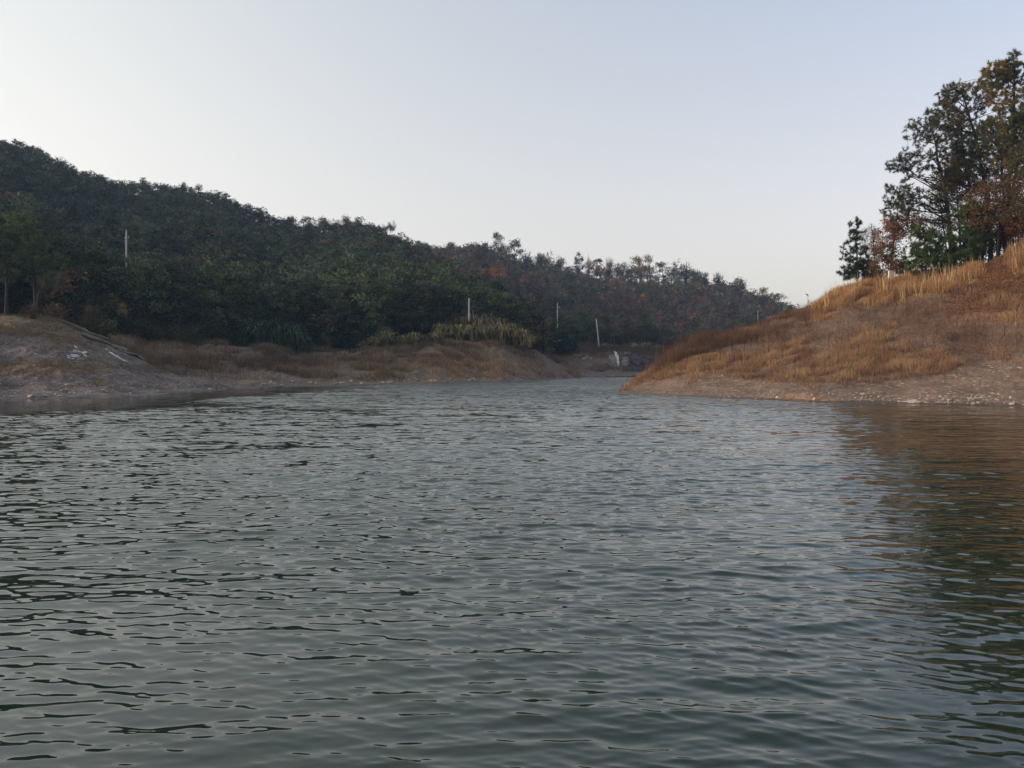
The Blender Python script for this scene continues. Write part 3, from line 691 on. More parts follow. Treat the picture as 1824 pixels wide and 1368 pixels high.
grove('oak_tree', 'dull brown oak in the middle of the grove behind the crooked trunk', 'tree', 68, [(1712, 492), (1710, 430), (1706, 360), (1700, 300)],
      [(1696, 330, 50, 44, 3), (1672, 385, 36, 40, 2), (1730, 400, 40, 40, 2)], 'oak', 116, limbs=22, twigs=230, r0=.09, K=9, leafsize=.075, col=c3(.12, .085, .055), col2=c3(.085, .085, .048), mix2=.4, lowest=.2)
# beyond the right edge of the frame, seen in the water
for i, (x, d) in enumerate([(1872, 57), (1925, 55), (1985, 58)]):
    y = CY - F * (slope_z(xat(x, d), d) - HC) / d
    grove('pine_tree', ['broad pine just past the tallest pine, on the slope crest', 'dark pine on the slope crest outside the grove edge', 'outermost pine on the high part of the slope'][i], 'tree', d, [(x, y), (x + 4, y - 150), (x - 4, y - 320)],
          [(x, y - 290, 40, 50, 3), (x, y - 210, 56, 60, 4)], 'pine', 120 + i, limbs=20, twigs=220, r0=.2, K=22, ln=.26, wd=.03, col=GREEN, col2=SUNGOLD, mix2=.3, lowest=.35)
# dark thicket stems and small undergrowth below the crowns
UG = [(1608, 499, 34, 65, BROWNL, 'knee high brown shrub right behind the marker stone'), (1560, 505, 26, 66, c3(.07, .06, .025), 'olive undergrowth shrub right of the small pine'),
      (1676, 490, 44, 63, c3(.05, .045, .022), 'dark shrub between the two bushy young pines'), (1752, 470, 60, 63, c3(.075, .045, .03), 'dark brown shrub below the red brown oak'),
      (1775, 462, 66, 62, c3(.10, .05, .03), 'brown leafy shrub among the pine trunks'), (1800, 452, 60, 60, c3(.08, .045, .03), 'dull shrub under the tallest pine'),
      (1822, 444, 70, 60, c3(.12, .05, .03), 'rust coloured shrub at the right edge of the grove'), (1735, 478, 50, 64, c3(.06, .045, .025), 'dusky shrub behind the green young pine'),
      (1700, 486, 40, 65, c3(.055, .05, .025), 'low dark shrub beside the crooked pine trunk'), (1850, 436, 70, 60, BROWNL, 'brown shrub on the crest past the grove')]
for i, (x, y, h, d, c, lab) in enumerate(UG):
    grove('undergrowth_shrub', lab, 'shrub', d, [(x, y + 4), (x, y - h * .5), (x + 2, y - h * .9)], [(x, y - h * .55, h * .55, h * .5, 1)], 'oak', 140 + i,
          limbs=10, twigs=80, r0=.03, K=8, leafsize=.07, col=c, lowest=.05)

# ------------------------------------------------------------------ trees of the hillsides: variants, then copies
def wood_variant(kind, seed, h, nq, lod):
    """returns (trunk Acc, crown Acc) for a tree about h tall standing at the origin"""
    r = np.random.default_rng(seed); A = Acc(); B = Acc()
    lean = r.normal(size=2) * .04 * h
    P = np.array([[0, 0, -.6], [lean[0] * .3, lean[1] * .3, h * .35], [lean[0], lean[1], h * .93]]); rad = [h * .019, h * .014, .02]
    bc = c3(.17, .15, .13) if kind == 'pale' else c3(.06, .048, .04)
    tube(A, P, rad, 5 if lod else 3, bc)
    if kind == 'pine':
        n = 52 if lod else 20
        z = h * r.uniform(.28, 1.0, n) ** .8; z = h * (.26 + .74 * r.uniform(0, 1, n) ** .85)
        wr = .34 * h * np.sqrt(np.clip(1 - ((z / h - .42) / .62) ** 2, .03, 1)) * r.uniform(.45, 1.05, n)
        a = r.uniform(0, 6.283, n); c = np.stack([np.cos(a) * wr + lean[0] * z / h, np.sin(a) * wr + lean[1] * z / h, z], 1)
        leaves(B, r, c, nq // n, .085 * h + .12, .026 * h if lod else .042 * h, c3(.060, .066, .044), flat=.55, cvar=.65)
        if lod:
            for q in c[::2]: tube(A, [[lean[0] * .5, lean[1] * .5, q[2] * .8], q], [h * .006, .012], 3, bc, cap=False)
    elif kind == 'round':
        n = 46 if lod else 18
        nl = 5; lc = rdir(r, nl) * [.24, .24, .22] * h * r.uniform(.5, 1.2, (nl, 1)) + [lean[0], lean[1], h * .55]; lr = h * r.uniform(.14, .27, nl)
        li = r.integers(0, nl, n); d = rdir(r, n); c = lc[li] + d * lr[li][:, None] * r.uniform(.3, 1.1, (n, 1))
        leaves(B, r, c, nq // n, .10 * h, .025 * h if lod else .042 * h, c3(.088, .084, .054), flat=.8, cvar=.65)
        if lod:
            for q in c[::2]: tube(A, [[0, 0, h * .3], q], [h * .007, .012], 3, bc, cap=False)
    elif kind == 'twig' or kind == 'pale':
        n = 46 if lod else 18
        d = rdir(r, n); d[:, 2] = np.abs(d[:, 2]) * .9; c = d * [.30 * h, .30 * h, .5 * h] * r.uniform(.4, 1.05, (n, 1)) + [lean[0], lean[1], h * .42]
        dd = d + [0, 0, .6]; dd /= np.linalg.norm(dd, axis=1)[:, None]
        needles(B, r, c, dd, nq // n, .17 * h, .011 * h if lod else .016 * h, c3(.125, .10, .088) if kind == 'twig' else c3(.19, .17, .15), spread=.8)
        for q in c[::(1 if lod else 3)]: tube(A, [[0, 0, h * r.uniform(.15, .5)], q * [.6, .6, 1] , q], [h * .008, .02, .01], 3, bc, cap=False)
    return A, B

KC = {'pine': c3(1, 1, 1), 'round': c3(1, 1, 1)}
# tint of the kinds (multiplies the variant's own colour)
KINDS = {   # variant kind, tint, height factor
    'dark_pine': ('pine', (1.0, 1.0, 1.0), 1.0), 'green_pine': ('pine', (1.15, 1.35, .95), 1.0), 'olive_tree': ('round', (1.3, 1.2, .9), .85),
    'dark_broadleaf': ('round', (.70, .80, .85), .85), 'brown_tree': ('round', (1.9, 1.05, .9), .85), 'rust_tree': ('round', (2.6, 1.4, .95), .8),
    'bare_tree': ('twig', (1, 1, 1), .95), 'purple_tree': ('twig', (.8, .68, .74), .9), 'pale_tree': ('pale', (1, 1, 1), 1.0), 'gold_tree': ('round', (2.6, 2.1, 1.0), .8)}
LAB = {'dark_pine': ('pine_tree', 'dark green pine', 'pine'), 'green_pine': ('pine_tree', 'mid green pine', 'pine'), 'olive_tree': ('broadleaf_tree', 'olive green leafy tree', 'tree'),
       'dark_broadleaf': ('broadleaf_tree', 'dark round topped tree', 'tree'), 'brown_tree': ('broadleaf_tree', 'brown leaved tree', 'tree'), 'rust_tree': ('broadleaf_tree', 'rust coloured tree', 'tree'),
       'bare_tree': ('bare_tree', 'leafless grey brown tree', 'tree'), 'purple_tree': ('bare_tree', 'leafless dusky purple tree', 'tree'), 'pale_tree': ('bare_tree', 'pale stemmed leafless tree', 'tree'), 'gold_tree': ('broadleaf_tree', 'yellow leaved tree', 'tree')}
PROTO = {}
def proto(kname, v):
    key = (kname, v)
    if key not in PROTO:
        vk, tint, hf = KINDS[kname]; A, B = wood_variant(vk, 1000 + v * 13 + sum(map(ord, vk)), 6.5, 1300 if vk in ('pine', 'round') else 520, True)
        B.C = [c * np.array(tint) for c in B.C]
        a = A.build('trunk', M_wleaf, link=False, smooth=True); b = B.build('crown', M_wleaf, link=False)
        PROTO[key] = (a.data, b.data); bpy.data.objects.remove(a); bpy.data.objects.remove(b)
    return PROTO[key]
def put_tree(kname, pos, h, label, group, r, name=None, cat=None, squash=None):
    v = int(r.integers(0, 4)); td, cd = proto(kname, v); s = h / 6.5
    root = empty(name or LAB[kname][0], pos, r.uniform(0, 6.283)); sq = squash or r.uniform(.85, 1.2); root.scale = (s * sq, s * sq, s)
    tag(root, label, cat or LAB[kname][2], group)
    for nm, dt in (('trunk', td), ('crown', cd)):
        o = bpy.data.objects.new(nm, dt); COL.objects.link(o); o.parent = root
    return root
LOD = {}
def lodv(kname, v):
    key = (kname, v)
    if key not in LOD:
        vk, tint, hf = KINDS[kname]; A, B = wood_variant(vk, 3000 + v * 17 + sum(map(ord, vk)), 6.5, 250 if vk in ('pine', 'round') else 160, False)
        B.C = [c * np.array(tint) for c in B.C]; M = Acc()
        for S in (A, B):
            V, f, C = S.arr(); 
            T = [x for x in f if x.shape[1] == 3]; Q = [x for x in f if x.shape[1] == 4]
            M.add(V, T[0] if T else None, Q[0] if Q else None, C)
        LOD[key] = M.arr()
    return LOD[key]

def sample_loft(L, xr, tr, n, cell, r):
    xs = r.uniform(*xr, n * 6); ts = r.uniform(*tr, n * 6); P = L.ev(xs, ts)
    # weight by ground area (d * dd), then one per cell
    seen = set(); out = []
    for i in range(len(xs)):
        k = (int(P[i, 0] // cell), int(P[i, 1] // cell))
        if k in seen or P[i, 2] < .6: continue
        seen.add(k); out.append(i)
        if len(out) >= n: break
    out = np.array(out); return xs[out], ts[out], P[out]

def choose(r, mix):
    k = list(mix); p = np.array([mix[a] for a in k], float); return k[r.choice(len(k), p=p / p.sum())]

def plant_hill(L, xr, tr, n, cell, n_single, mixfn, hfn, place, seed, seen=(-150, 1824)):
    r = np.random.default_rng(seed); xs, ts, P = sample_loft(L, xr, tr, n, cell, r)
    px, py = proj(P); order = np.argsort(P[:, 1]); M = Acc(); ns = 0
    for i in order:
        k = choose(r, mixfn(px[i], py[i], P[i], ts[i])); h = hfn(px[i], ts[i]) * KINDS[k][2] * r.uniform(.75, 1.25)
        if ns < n_single and seen[0] <= px[i] <= seen[1]:
            nm, ad, c = LAB[k]; put_tree(k, tuple(P[i]), h, f'{ad} in the dense wood on the {place}', f'{ad}s on the {place}', r); ns += 1
        else:
            V, f, C = lodv(k, int(r.integers(0, 5))); a = r.uniform(0, 6.283); s = h / 6.5; q = s * r.uniform(.85, 1.25); ca, sa = math.cos(a), math.sin(a)
            W = np.stack([(V[:, 0] * ca - V[:, 1] * sa) * q + P[i, 0], (V[:, 0] * sa + V[:, 1] * ca) * q + P[i, 1], V[:, 2] * s + P[i, 2]], 1)
            T = [x for x in f if x.shape[1] == 3]; Q = [x for x in f if x.shape[1] == 4]
            M.add(W, T[0] if T else None, Q[0] if Q else None, C * r.uniform(.55, 1.6) * (1 + r.uniform(-.1, .1, 3)))
    o = M.build('woodland', M_wood_far); tag(o, f'dense mixed wood covering the upper {place}', 'wood', kind='stuff')
    print('planted', place, len(order), 'single', ns)
M_wood_far = leaf_mat('woodland foliage', trans=.2, var=0)

def mix1(px, py, P, t):
    n = fbm(P[0] * .03, P[1] * .03, 5, 3)
    m = {'dark_pine': 5, 'green_pine': 2.0, 'olive_tree': 1.2, 'dark_broadleaf': 3.0, 'brown_tree': .5, 'bare_tree': .5, 'rust_tree': .05}
    if t > 4.3: m.update(olive_tree=3, brown_tree=1.2)  # more olive crowns near the ridge, backlight put into their colour
    if n > .25: m.update(brown_tree=1.6, bare_tree=1.6, rust_tree=.25)
    if 560 < px < 930 and t < 3.5: m.update(green_pine=6, dark_pine=4, dark_broadleaf=.6)
    return m
def mix2f(px, py, P, t):
    n = fbm(P[0] * .02, P[1] * .02, 9, 3)
    m = {'dark_pine': .9, 'green_pine': .25, 'olive_tree': .7, 'dark_broadleaf': .8, 'brown_tree': 1.4, 'bare_tree': 3.4, 'purple_tree': 3.6, 'rust_tree': .12}
    if px < 960: m.update(brown_tree=2.4, rust_tree=.5, purple_tree=2)
    if px > 1150: m.update(dark_pine=.5, bare_tree=2.5, purple_tree=3.8, dark_broadleaf=1.0)
    if t > 4.6: m.update(olive_tree=2.2, dark_pine=1.5, purple_tree=1, bare_tree=3, pale_tree=1.6, gold_tree=.15)  # paler, yellower ridge trees stand in for backlit crowns
    return m
plant_hill(hill, (-600, 975), (1.0, 5.6), 6200, 2.35, 420, mix1, lambda px, t: float(np.interp(t, [1, 2, 3, 4, 5.6], [7.2, 6.6, 5.2, 4.2, 3.9])), 'left hill', 201)
plant_hill(far, (520, 1560), (1.0, 5.5), 3600, 3.0, 180, mix2f, lambda px, t: float(np.interp(t, [1, 3, 4.5, 5.2], [6.5, 6.2, 6.0, 5.5])), 'far middle hill', 202, seen=(900, 1500))

# --- single trees that stand out: (kind, x, y base, d, height px, label)
r_ = np.random.default_rng(77)
for x, y, sz in [(972, 624, 2.0), (981, 622, 2.2), (990, 622, 2.3), (998, 621, 2.3), (1006, 622, 2.1), (1014, 622, 1.9), (985, 616, 2.4), (1001, 614, 2.4)]:
    LATE = globals().setdefault('LATE', []); LATE.append((x, y, sz))
def stand(kind, x, yb, d, hp, label, name=None, cat=None, sq=None):
    put_tree(kind, (xat(x, d), d, zat(yb, d) - .3), hp / F * d, label, None, r_, name, cat, sq)
STAND = [
 ('green_pine', 250, 585, 100, 125, 'green pine below the leftmost pole'), ('brown_tree', 262, 560, 104, 110, 'dull brown tree right below the leftmost pole'),
 ('green_pine', 400, 590, 112, 130, 'broad green pine in the middle of the left hill foot'), ('green_pine', 350, 592, 112, 95, 'rounded green pine beside the broad pine at the hill foot'),
 ('gold_tree', 221, 566, 92, 34, 'small golden leaved tree near the foot of the left hill'), ('pale_tree', 501, 600, 130, 145, 'tall pale dead tree standing in the dark wood'),
 ('green_pine', 845, 590, 135, 105, 'dark green pine behind the middle reed clumps'), ('green_pine', 880, 594, 137, 92, 'rounded green pine right of the pole above the reeds'),
 ('green_pine', 915, 600, 139, 75, 'low green pine at the right end of the reeds'), ('green_pine', 790, 590, 138, 130, 'tall green pine left of the pole above the reeds'),
 ('green_pine', 740, 590, 136, 120, 'green pine in the row above the grassy point'), ('green_pine', 690, 596, 132, 115, 'dense green pine above the small reed clumps'),
 ('rust_tree', 738, 486, 190, 36, 'rust and yellow tree on the spur of the left hill'), ('gold_tree', 760, 494, 185, 30, 'ochre tree beside the rust tree on the spur'),
 ('rust_tree', 862, 510, 250, 40, 'orange brown tree in the hollow between the hills'), ('rust_tree', 890, 500, 260, 34, 'reddish tree low on the left part of the far hill'),
 ('brown_tree', 850, 480, 290, 44, 'brown tree high in the hollow between the hills'), ('rust_tree', 645, 532, 175, 28, 'small reddish tree among the pines of the left hill'),
 ('dark_pine', 1085, 615, 172, 60, 'dark pine right of the leaning pole'), ('green_pine', 1040, 612, 176, 62, 'green pine left of the leaning pole'), ('green_pine', 1010, 612, 180, 52, 'small green pine between the two right poles'),
 # ridge, left to right; backlight painted as pale olive and yellow crowns
 ('olive_tree', 66, 282, 226, 26, 'leafy tree on the ridge near the left edge'), ('bare_tree', 105, 300, 228, 28, 'thin tree on the steep part of the left ridge'), ('bare_tree', 130, 312, 230, 22, 'small wispy tree on the left ridge'),
 ('gold_tree', 262, 344, 236, 28, 'yellowish tree on the left ridge'), ('olive_tree', 325, 348, 240, 30, 'wide ragged tree on the left ridge'), ('olive_tree', 522, 408, 236, 30, 'leafy tree left of the notch in the ridge'),
 ('dark_pine', 552, 415, 236, 30, 'dark little pine in the ridge notch'), ('olive_tree', 576, 418, 236, 38, 'upright tree in the notch of the ridge'), ('pale_tree', 596, 418, 236, 32, 'pale bare tree right of the upright notch tree'),
 ('olive_tree', 622, 412, 235, 36, 'crowned olive tree at the right side of the notch'), ('brown_tree', 805, 462, 320, 38, 'brownish tree where the two ridges meet'), ('olive_tree', 842, 462, 325, 34, 'yellow green tree on the far ridge left part'),
 ('olive_tree', 868, 468, 330, 44, 'tall olive tree first of the far ridge row'), ('dark_pine', 888, 470, 332, 56, 'tallest slim tree of the far ridge'), ('olive_tree', 904, 472, 332, 44, 'tree with divided crown on the far ridge'),
 ('dark_pine', 916, 474, 333, 48, 'narrow dark tree right of the tallest ridge tree'), ('bare_tree', 936, 478, 334, 36, 'faint bare tree on the far ridge'), ('olive_tree', 958, 484, 335, 40, 'rounded tree on the middle of the far ridge'),
 ('olive_tree', 978, 486, 335, 40, 'twin of leafy ridge trees, the right one'), ('brown_tree', 1000, 488, 335, 36, 'brown crowned tree on the far ridge'), ('dark_pine', 1031, 488, 335, 40, 'slim lone tree standing free on the far ridge'),
 ('pale_tree', 1049, 488, 335, 42, 'wispy bare tree next to the slim lone tree'), ('dark_pine', 1063, 490, 335, 30, 'dark bushy tree on the far ridge'), ('pale_tree', 1085, 490, 335, 38, 'grey bare tree left of the ridge gap'),
 ('olive_tree', 1110, 494, 334, 34, 'flat topped tree on the far ridge'), ('gold_tree', 1140, 494, 333, 44, 'tall yellow green tree of the pair on the far ridge'), ('gold_tree', 1158, 494, 333, 46, 'taller right one of the yellow green pair'),
 ('dark_pine', 1182, 496, 332, 30, 'short dark tree right of the yellow green pair'), ('olive_tree', 1200, 500, 331, 38, 'olive tree on the right part of the far ridge'), ('bare_tree', 1222, 504, 330, 44, 'spiky bare tree on the far ridge'),
 ('olive_tree', 1245, 510, 328, 38, 'ragged tree above the right shoulder of the ridge'), ('bare_tree', 1280, 512, 320, 34, 'thin bare tree on the right shoulder of the ridge'), ('olive_tree', 1312, 524, 315, 36, 'domed tree on the right shoulder of the ridge'),
 ('gold_tree', 1358, 540, 305, 34, 'pale green tree near the right end of the ridge'), ('dark_pine', 1385, 553, 300, 30, 'dark tree at the right end of the ridge'), ('dark_broadleaf', 1405, 562, 298, 22, 'last dark tree where the ridge meets the slope')]
rr = np.random.default_rng(99)
for x in np.arange(860, 1400, 9.0):
    xx = x + rr.uniform(-4, 4); yb = np.interp(xx, [860, 1000, 1200, 1300, 1400], [474, 496, 506, 520, 562]); kk = choose(rr, {'olive_tree': 3, 'dark_pine': 3, 'bare_tree': 3, 'pale_tree': 1.5, 'brown_tree': 1.2, 'dark_broadleaf': 1.5})
    hp = rr.uniform(16, 34) * (1 if xx < 1260 else .8); put_tree(kk, (xat(xx, 331), 331 + rr.uniform(-8, 6), zat(yb + 6, 331)), hp / F * 331, LAB[kk][1] + ' in the thin row along the far ridge', LAB[kk][1] + 's along the far ridge', rr)
for x in np.arange(0, 800, 13.0):
    xx = x + rr.uniform(-6, 6); yb = np.interp(xx, [a for a, b in TOP1], [b for a, b in TOP1]) + 14; kk = choose(rr, {'olive_tree': 3, 'dark_pine': 2.5, 'bare_tree': 2, 'brown_tree': .8, 'dark_broadleaf': 2})
    hp = rr.uniform(12, 26); put_tree(kk, (xat(xx, 236), 236 + rr.uniform(-8, 4), zat(yb, 236)), hp / F * 236, LAB[kk][1] + ' sticking up from the left ridge', LAB[kk][1] + 's along the left ridge', rr)
for k_, x_, y_, d_, h_, l_ in STAND:
    if y_ < 560 and d_ > 220: y_ += 9; h_ += 9
    sq = .55 if ('slim' in l_ or 'slim' in l_) else None
    stand(k_, x_, y_, d_, h_, l_, sq=sq)

# ------------------------------------------------------------------ shrubs along the foot of the woods
def shrub_proto(seed, c, kind):
    r = np.random.default_rng(seed); A = Acc(); B = Acc()
    n = 26; d = rdir(r, n); d[:, 2] = np.abs(d[:, 2]); cen = d * [.9, .9, 1.3] * r.uniform(.35, 1.0, (n, 1)) + [0, 0, .25]
    for q in cen[::2]: tube(A, [[0, 0, -.2], q * [.4, .4, .6], q], [.035, .02, .008], 3, c3(.07, .055, .04), cap=False)
    if kind == 'leaf': leaves(B, r, cen, 36, .34, .085, c, cvar=.4)
    else:
        dd = d + [0, 0, .5]; dd /= np.linalg.norm(dd, axis=1)[:, None]; needles(B, r, cen, dd, 24, .55, .03, c, spread=.9, cvar=.4)
    a = A.build('stems', M_wleaf, link=False, smooth=True); b = B.build('foliage', M_wleaf, link=False)
    return a, b
SHR = {}
def put_shrub(key, c, kind, pos, s, label, group, r, name='shrub', cat='shrub'):
    v = int(r.integers(0, 3))
    if (key, v) not in SHR:
        a, b = shrub_proto(500 + v + sum(map(ord, key)), c, kind); SHR[(key, v)] = (a.data, b.data); bpy.data.objects.remove(a); bpy.data.objects.remove(b)
    root = empty(name, pos, r.uniform(0, 6.283)); root.scale = (s * r.uniform(.9, 1.3), s * r.uniform(.9, 1.3), s * r.uniform(.8, 1.15)); tag(root, label, cat, group)
    for nm, dt in (('stem', SHR[(key, v)][0]), ('foliage', SHR[(key, v)][1])):
        o = bpy.data.objects.new(nm, dt); COL.objects.link(o); o.parent = root
rs = np.random.default_rng(88)
for x, y, sz in LATE:
    put_shrub('g', c3(.028, .045, .026), 'leaf', (xat(x, 160), 160, zat(y, 160) - .4), sz * 1.1, 'dark green bush hiding the foot of the straight pole', 'dark green bushes at the foot of the straight pole', rs)
for x in np.arange(-120, 700, 8.5):
    for row in range(2):
        xx = x + rs.uniform(-4, 4); P = hill.ev([xx], [1.0 + row * .18 + rs.uniform(0, .1)])[0]
        kk = choose(rs, {'g': 4, 'o': 2, 'b': 1.5, 'p': 1})
        c, kd, ad = {'g': (c3(.028, .045, .026), 'leaf', 'dark green bush'), 'o': (c3(.06, .062, .03), 'leaf', 'olive bush'), 'b': (c3(.085, .058, .04), 'leaf', 'brown bush'), 'p': (c3(.12, .10, .065), 'needle', 'straw coloured twiggy bush')}[kk]
        if row == 0: P = P - [0, rs.uniform(0, 5), .6]
        put_shrub(kk, c, kd, tuple(P), rs.uniform(1.2, 2.1), f'{ad} at the foot of the left hill', f'{ad}es at the foot of the left hill', rs)
for x in np.arange(150, 350, 6.5):
    for row in range(2):
        P = shore.ev([x + rs.uniform(-3, 3)], [6.0 + .5 * row + rs.uniform(-.15, .2)])[0]; kk = choose(rs, {'g': 3, 'o': 2, 'b': 2.5})
        c, kd, ad = {'g': (c3(.028, .045, .026), 'leaf', 'dark green bush'), 'o': (c3(.06, .062, .03), 'leaf', 'olive bush'), 'b': (c3(.085, .058, .04), 'leaf', 'brown bush')}[kk]
        put_shrub(kk, c, kd, tuple(P - [0, 0, .1]), rs.uniform(.8, 1.5), f'{ad} behind the crest of the left bank', f'{ad}es behind the left bank', rs)
for x in np.arange(955, 1240, 8):
    P = far.ev([x], [1.0])[0]; P = np.array([xat(x, 172), 172 + rs.uniform(-3, 6), 3.6])
    kk = choose(rs, {'g': 4, 'b': 1.5})
    c, kd, ad = {'g': (c3(.028, .045, .026), 'leaf', 'dark green bush'), 'b': (c3(.085, .058, .04), 'leaf', 'brown bush')}[kk]
    put_shrub(kk, c, kd, tuple(P), rs.uniform(1.3, 2.4), f'{ad} behind the rocky far shore', f'{ad}es behind the far shore', rs)
for x, y, s, c, kk, lab in [(30, 562, 1.1, c3(.13, .11, .06), 'p', 'straw coloured brush under the large left pine'), (75, 566, 1.2, c3(.085, .058, .04), 'b', 'brown brush at the top of the left bank'),
                       (140, 582, 1.6, c3(.13, .11, .06), 'p', 'pale twiggy bush above the drainage channel'), (165, 590, 1.2, c3(.06, .062, .03), 'o', 'olive bush beside the upper channel end')]:
    P = bank.at(x, y + 3); put_shrub(kk, c, 'needle' if kk == 'p' else 'leaf', tuple(P + [0, 2, -.3]), s, lab, None, rs)

# ------------------------------------------------------------------ grass
def blades(A, r, P, K, h, wd, C, lean=.25, spread=.12, cvar=.25, bend=True):
    """K blades per point, straight up with lean; h, C per point or scalar"""
    n = len(P); h = np.broadcast_to(h, (n,))[:, None] * r.uniform(.55, 1.2, (n, K))
    b = P[:, None] + np.concatenate([r.normal(size=(n, K, 2)) * spread, np.full((n, K, 1), -.04)], 2)
    a = r.uniform(0, 6.283, (n, K)); L = r.normal(size=(n, K, 2)) * lean
    tip = b + np.stack([L[..., 0] * h, L[..., 1] * h, h * np.sqrt(np.clip(1 - (L ** 2).sum(2), .15, 1))], 2)
    mid = b + (tip - b) * .55 + np.stack([0 * h, 0 * h, h * .06], 2)
    s = np.stack([np.cos(a), np.sin(a), 0 * a], 2) * wd / 2
    V = np.stack([b - s, b + s, mid + s * .7, mid - s * .7, tip], 2).reshape(-1, 3)
    o = np.arange(n * K)[:, None] * 5; Q = o + [0, 1, 2, 3]; T = o + [3, 2, 4]
    cc = np.broadcast_to(C, (n, 3))[:, None] * r.uniform(1 - cvar, 1 + cvar, (n, K, 1))
    A.add(V, T, Q, np.repeat(cc.reshape(-1, 3), 5, 0))

def scatter(L, r, n, xr, tr): 
    x = r.uniform(*xr, n); t = r.uniform(*tr, n); P = L.ev(x, t); px, py = proj(P); return px, py, P, t

rg = np.random.default_rng(300)
def palette(v, cols):
    """v in -1..1 picks along the list of colours"""
    k = np.clip((v + .5) * (len(cols) - 1), 0, len(cols) - 1.001); i = k.astype(int); f = (k - i)[:, None]; c = np.array(cols); return c[i] * (1 - f) + c[i + 1] * f
px, py, P, t = scatter(slope, rg, 230000, (1100, 1960), (2.15, 6.9)); z = slope_zones(px, py, P); u = rg.uniform(0, 1, len(P))
n_c = fbm(P[:, 0] * .8, P[:, 1] * .6, 301, 3); nf = vnoise(P[:, 0] * 1.7, P[:, 1] * 1.5, 303); tuft = sstep(.30, .62, nf + .25 * n_c)
cj = rg.normal(size=len(P)) * .22 + n_c * .8
A = Acc()
STRAW, OCH, TAN, DUL, RED = c3(.46, .30, .17), c3(.36, .215, .115), c3(.27, .165, .10), c3(.18, .125, .09), c3(.22, .12, .078)
k = u < z['orange'] * tuft * .52
blades(A, rg, P[k], 7, .42 * (.7 + .6 * nf[k]), .018, palette(cj[k], [RED, TAN, OCH, STRAW]), lean=.28, spread=.14)
k = (u > .50) & (u < .50 + z['dull'] * (.45 + .55 * tuft) * .38)
blades(A, rg, P[k], 6, .27 * (.4 + 1.0 * nf[k]), .017, palette(cj[k], [DUL * .6, DUL, RED * .85, TAN, OCH]), lean=.5, spread=.18)
k = (u > .89) & (u < .89 + z['scrub'] * (.2 + .8 * tuft) * .13)
blades(A, rg, P[k], 8, .5 * (.6 + .8 * nf[k]), .013, palette(cj[k], [c3(.07, .045, .038), c3(.12, .07, .05), c3(.17, .10, .065)]), lean=.4, spread=.22)
k = (u > .965) & (z['grown'] < .7) & (t > 2.25) & (n_c > -.05)
blades(A, rg, P[k], 8, .13 * (.5 + nf[k]), .018, palette(cj[k], [DUL, TAN, OCH]), lean=.8, spread=.12)
o = A.build('dry_grass', M_blade); tag(o, 'dry orange and brown grass covering the right slope', 'grass', kind='stuff')
# tall golden band at the crest
px, py, P, t = scatter(slope, rg, 52000, (1440, 1960), (4.6, 6.5)); z = slope_zones(px, py, P); u = rg.uniform(0, 1, len(P)); n_c = fbm(P[:, 0] * .7, P[:, 1] * .7, 305, 3); nf = vnoise(P[:, 0] * 1.3, P[:, 1] * 1.3, 306)
A = Acc(); k = u < z['gold'] * np.clip(.42 + n_c, .06, 1) * sstep(.25, .6, nf)
blades(A, rg, P[k], 7, .70 * (.45 + .7 * nf[k] + .3 * n_c[k]), .022, palette(n_c[k] + rg.normal(size=k.sum()) * .25, [c3(.17, .095, .06), c3(.27, .15, .08), c3(.40, .225, .105), c3(.48, .30, .16)]), lean=.26, spread=.16)
k = (u < .004) & (z['gold'] > .5); blades(A, rg, P[k], 8, 1.3, .022, c3(.62, .43, .24), lean=.14)
o = A.build('tall_grass', M_blade); tag(o, 'tall golden grass band along the slope crest below the trees', 'grass', kind='stuff')
# scrub silhouette at the low end of the crest
px, py, P, t = scatter(slope, rg, 26000, (1150, 1480), (4.6, 6.6)); u = rg.uniform(0, 1, len(P)); n_c = fbm(P[:, 0] * .5, P[:, 1] * .5, 306, 3)
A = Acc(); k = u < .6 * np.clip(.4 + n_c * 1.3, 0, 1) * sstep(1150, 1200, px) * (1 - .8 * sstep(1300, 1460, px))
hh = np.interp(px[k], [1150, 1200, 1260, 1340, 1480], [.35, .9, .8, .6, .35]) * (.85 + .9 * n_c[k]) * np.where(rg.uniform(0, 1, k.sum()) < .12, 1.8, 1) * rg.uniform(.5, 1.3, k.sum())
blades(A, rg, P[k], 7, hh, .015, palette(n_c[k] + rg.normal(size=k.sum()) * .3, [c3(.06, .042, .035), c3(.105, .064, .046), c3(.20, .115, .068)]), lean=.3, spread=.25)
o = A.build('twiggy_scrub', M_blade); tag(o, 'dark red brown twiggy scrub along the low left crest of the slope', 'scrub', kind='stuff')
# fallen leaves under the trees
px, py, P, t = scatter(slope, rg, 60000, (1660, 1960), (4.2, 6.9)); z = slope_zones(px, py, P); u = rg.uniform(0, 1, len(P))
A = Acc(); k = u < z['litter'] * .8; leaves(A, rg, P[k] + [0, 0, .04], 2, .12, .06, c3(.23, .115, .062), flat=.2, cvar=.4)
o = A.build('leaf_litter', M_blade); tag(o, 'orange brown fallen leaves under the grove', 'leaves', kind='stuff')
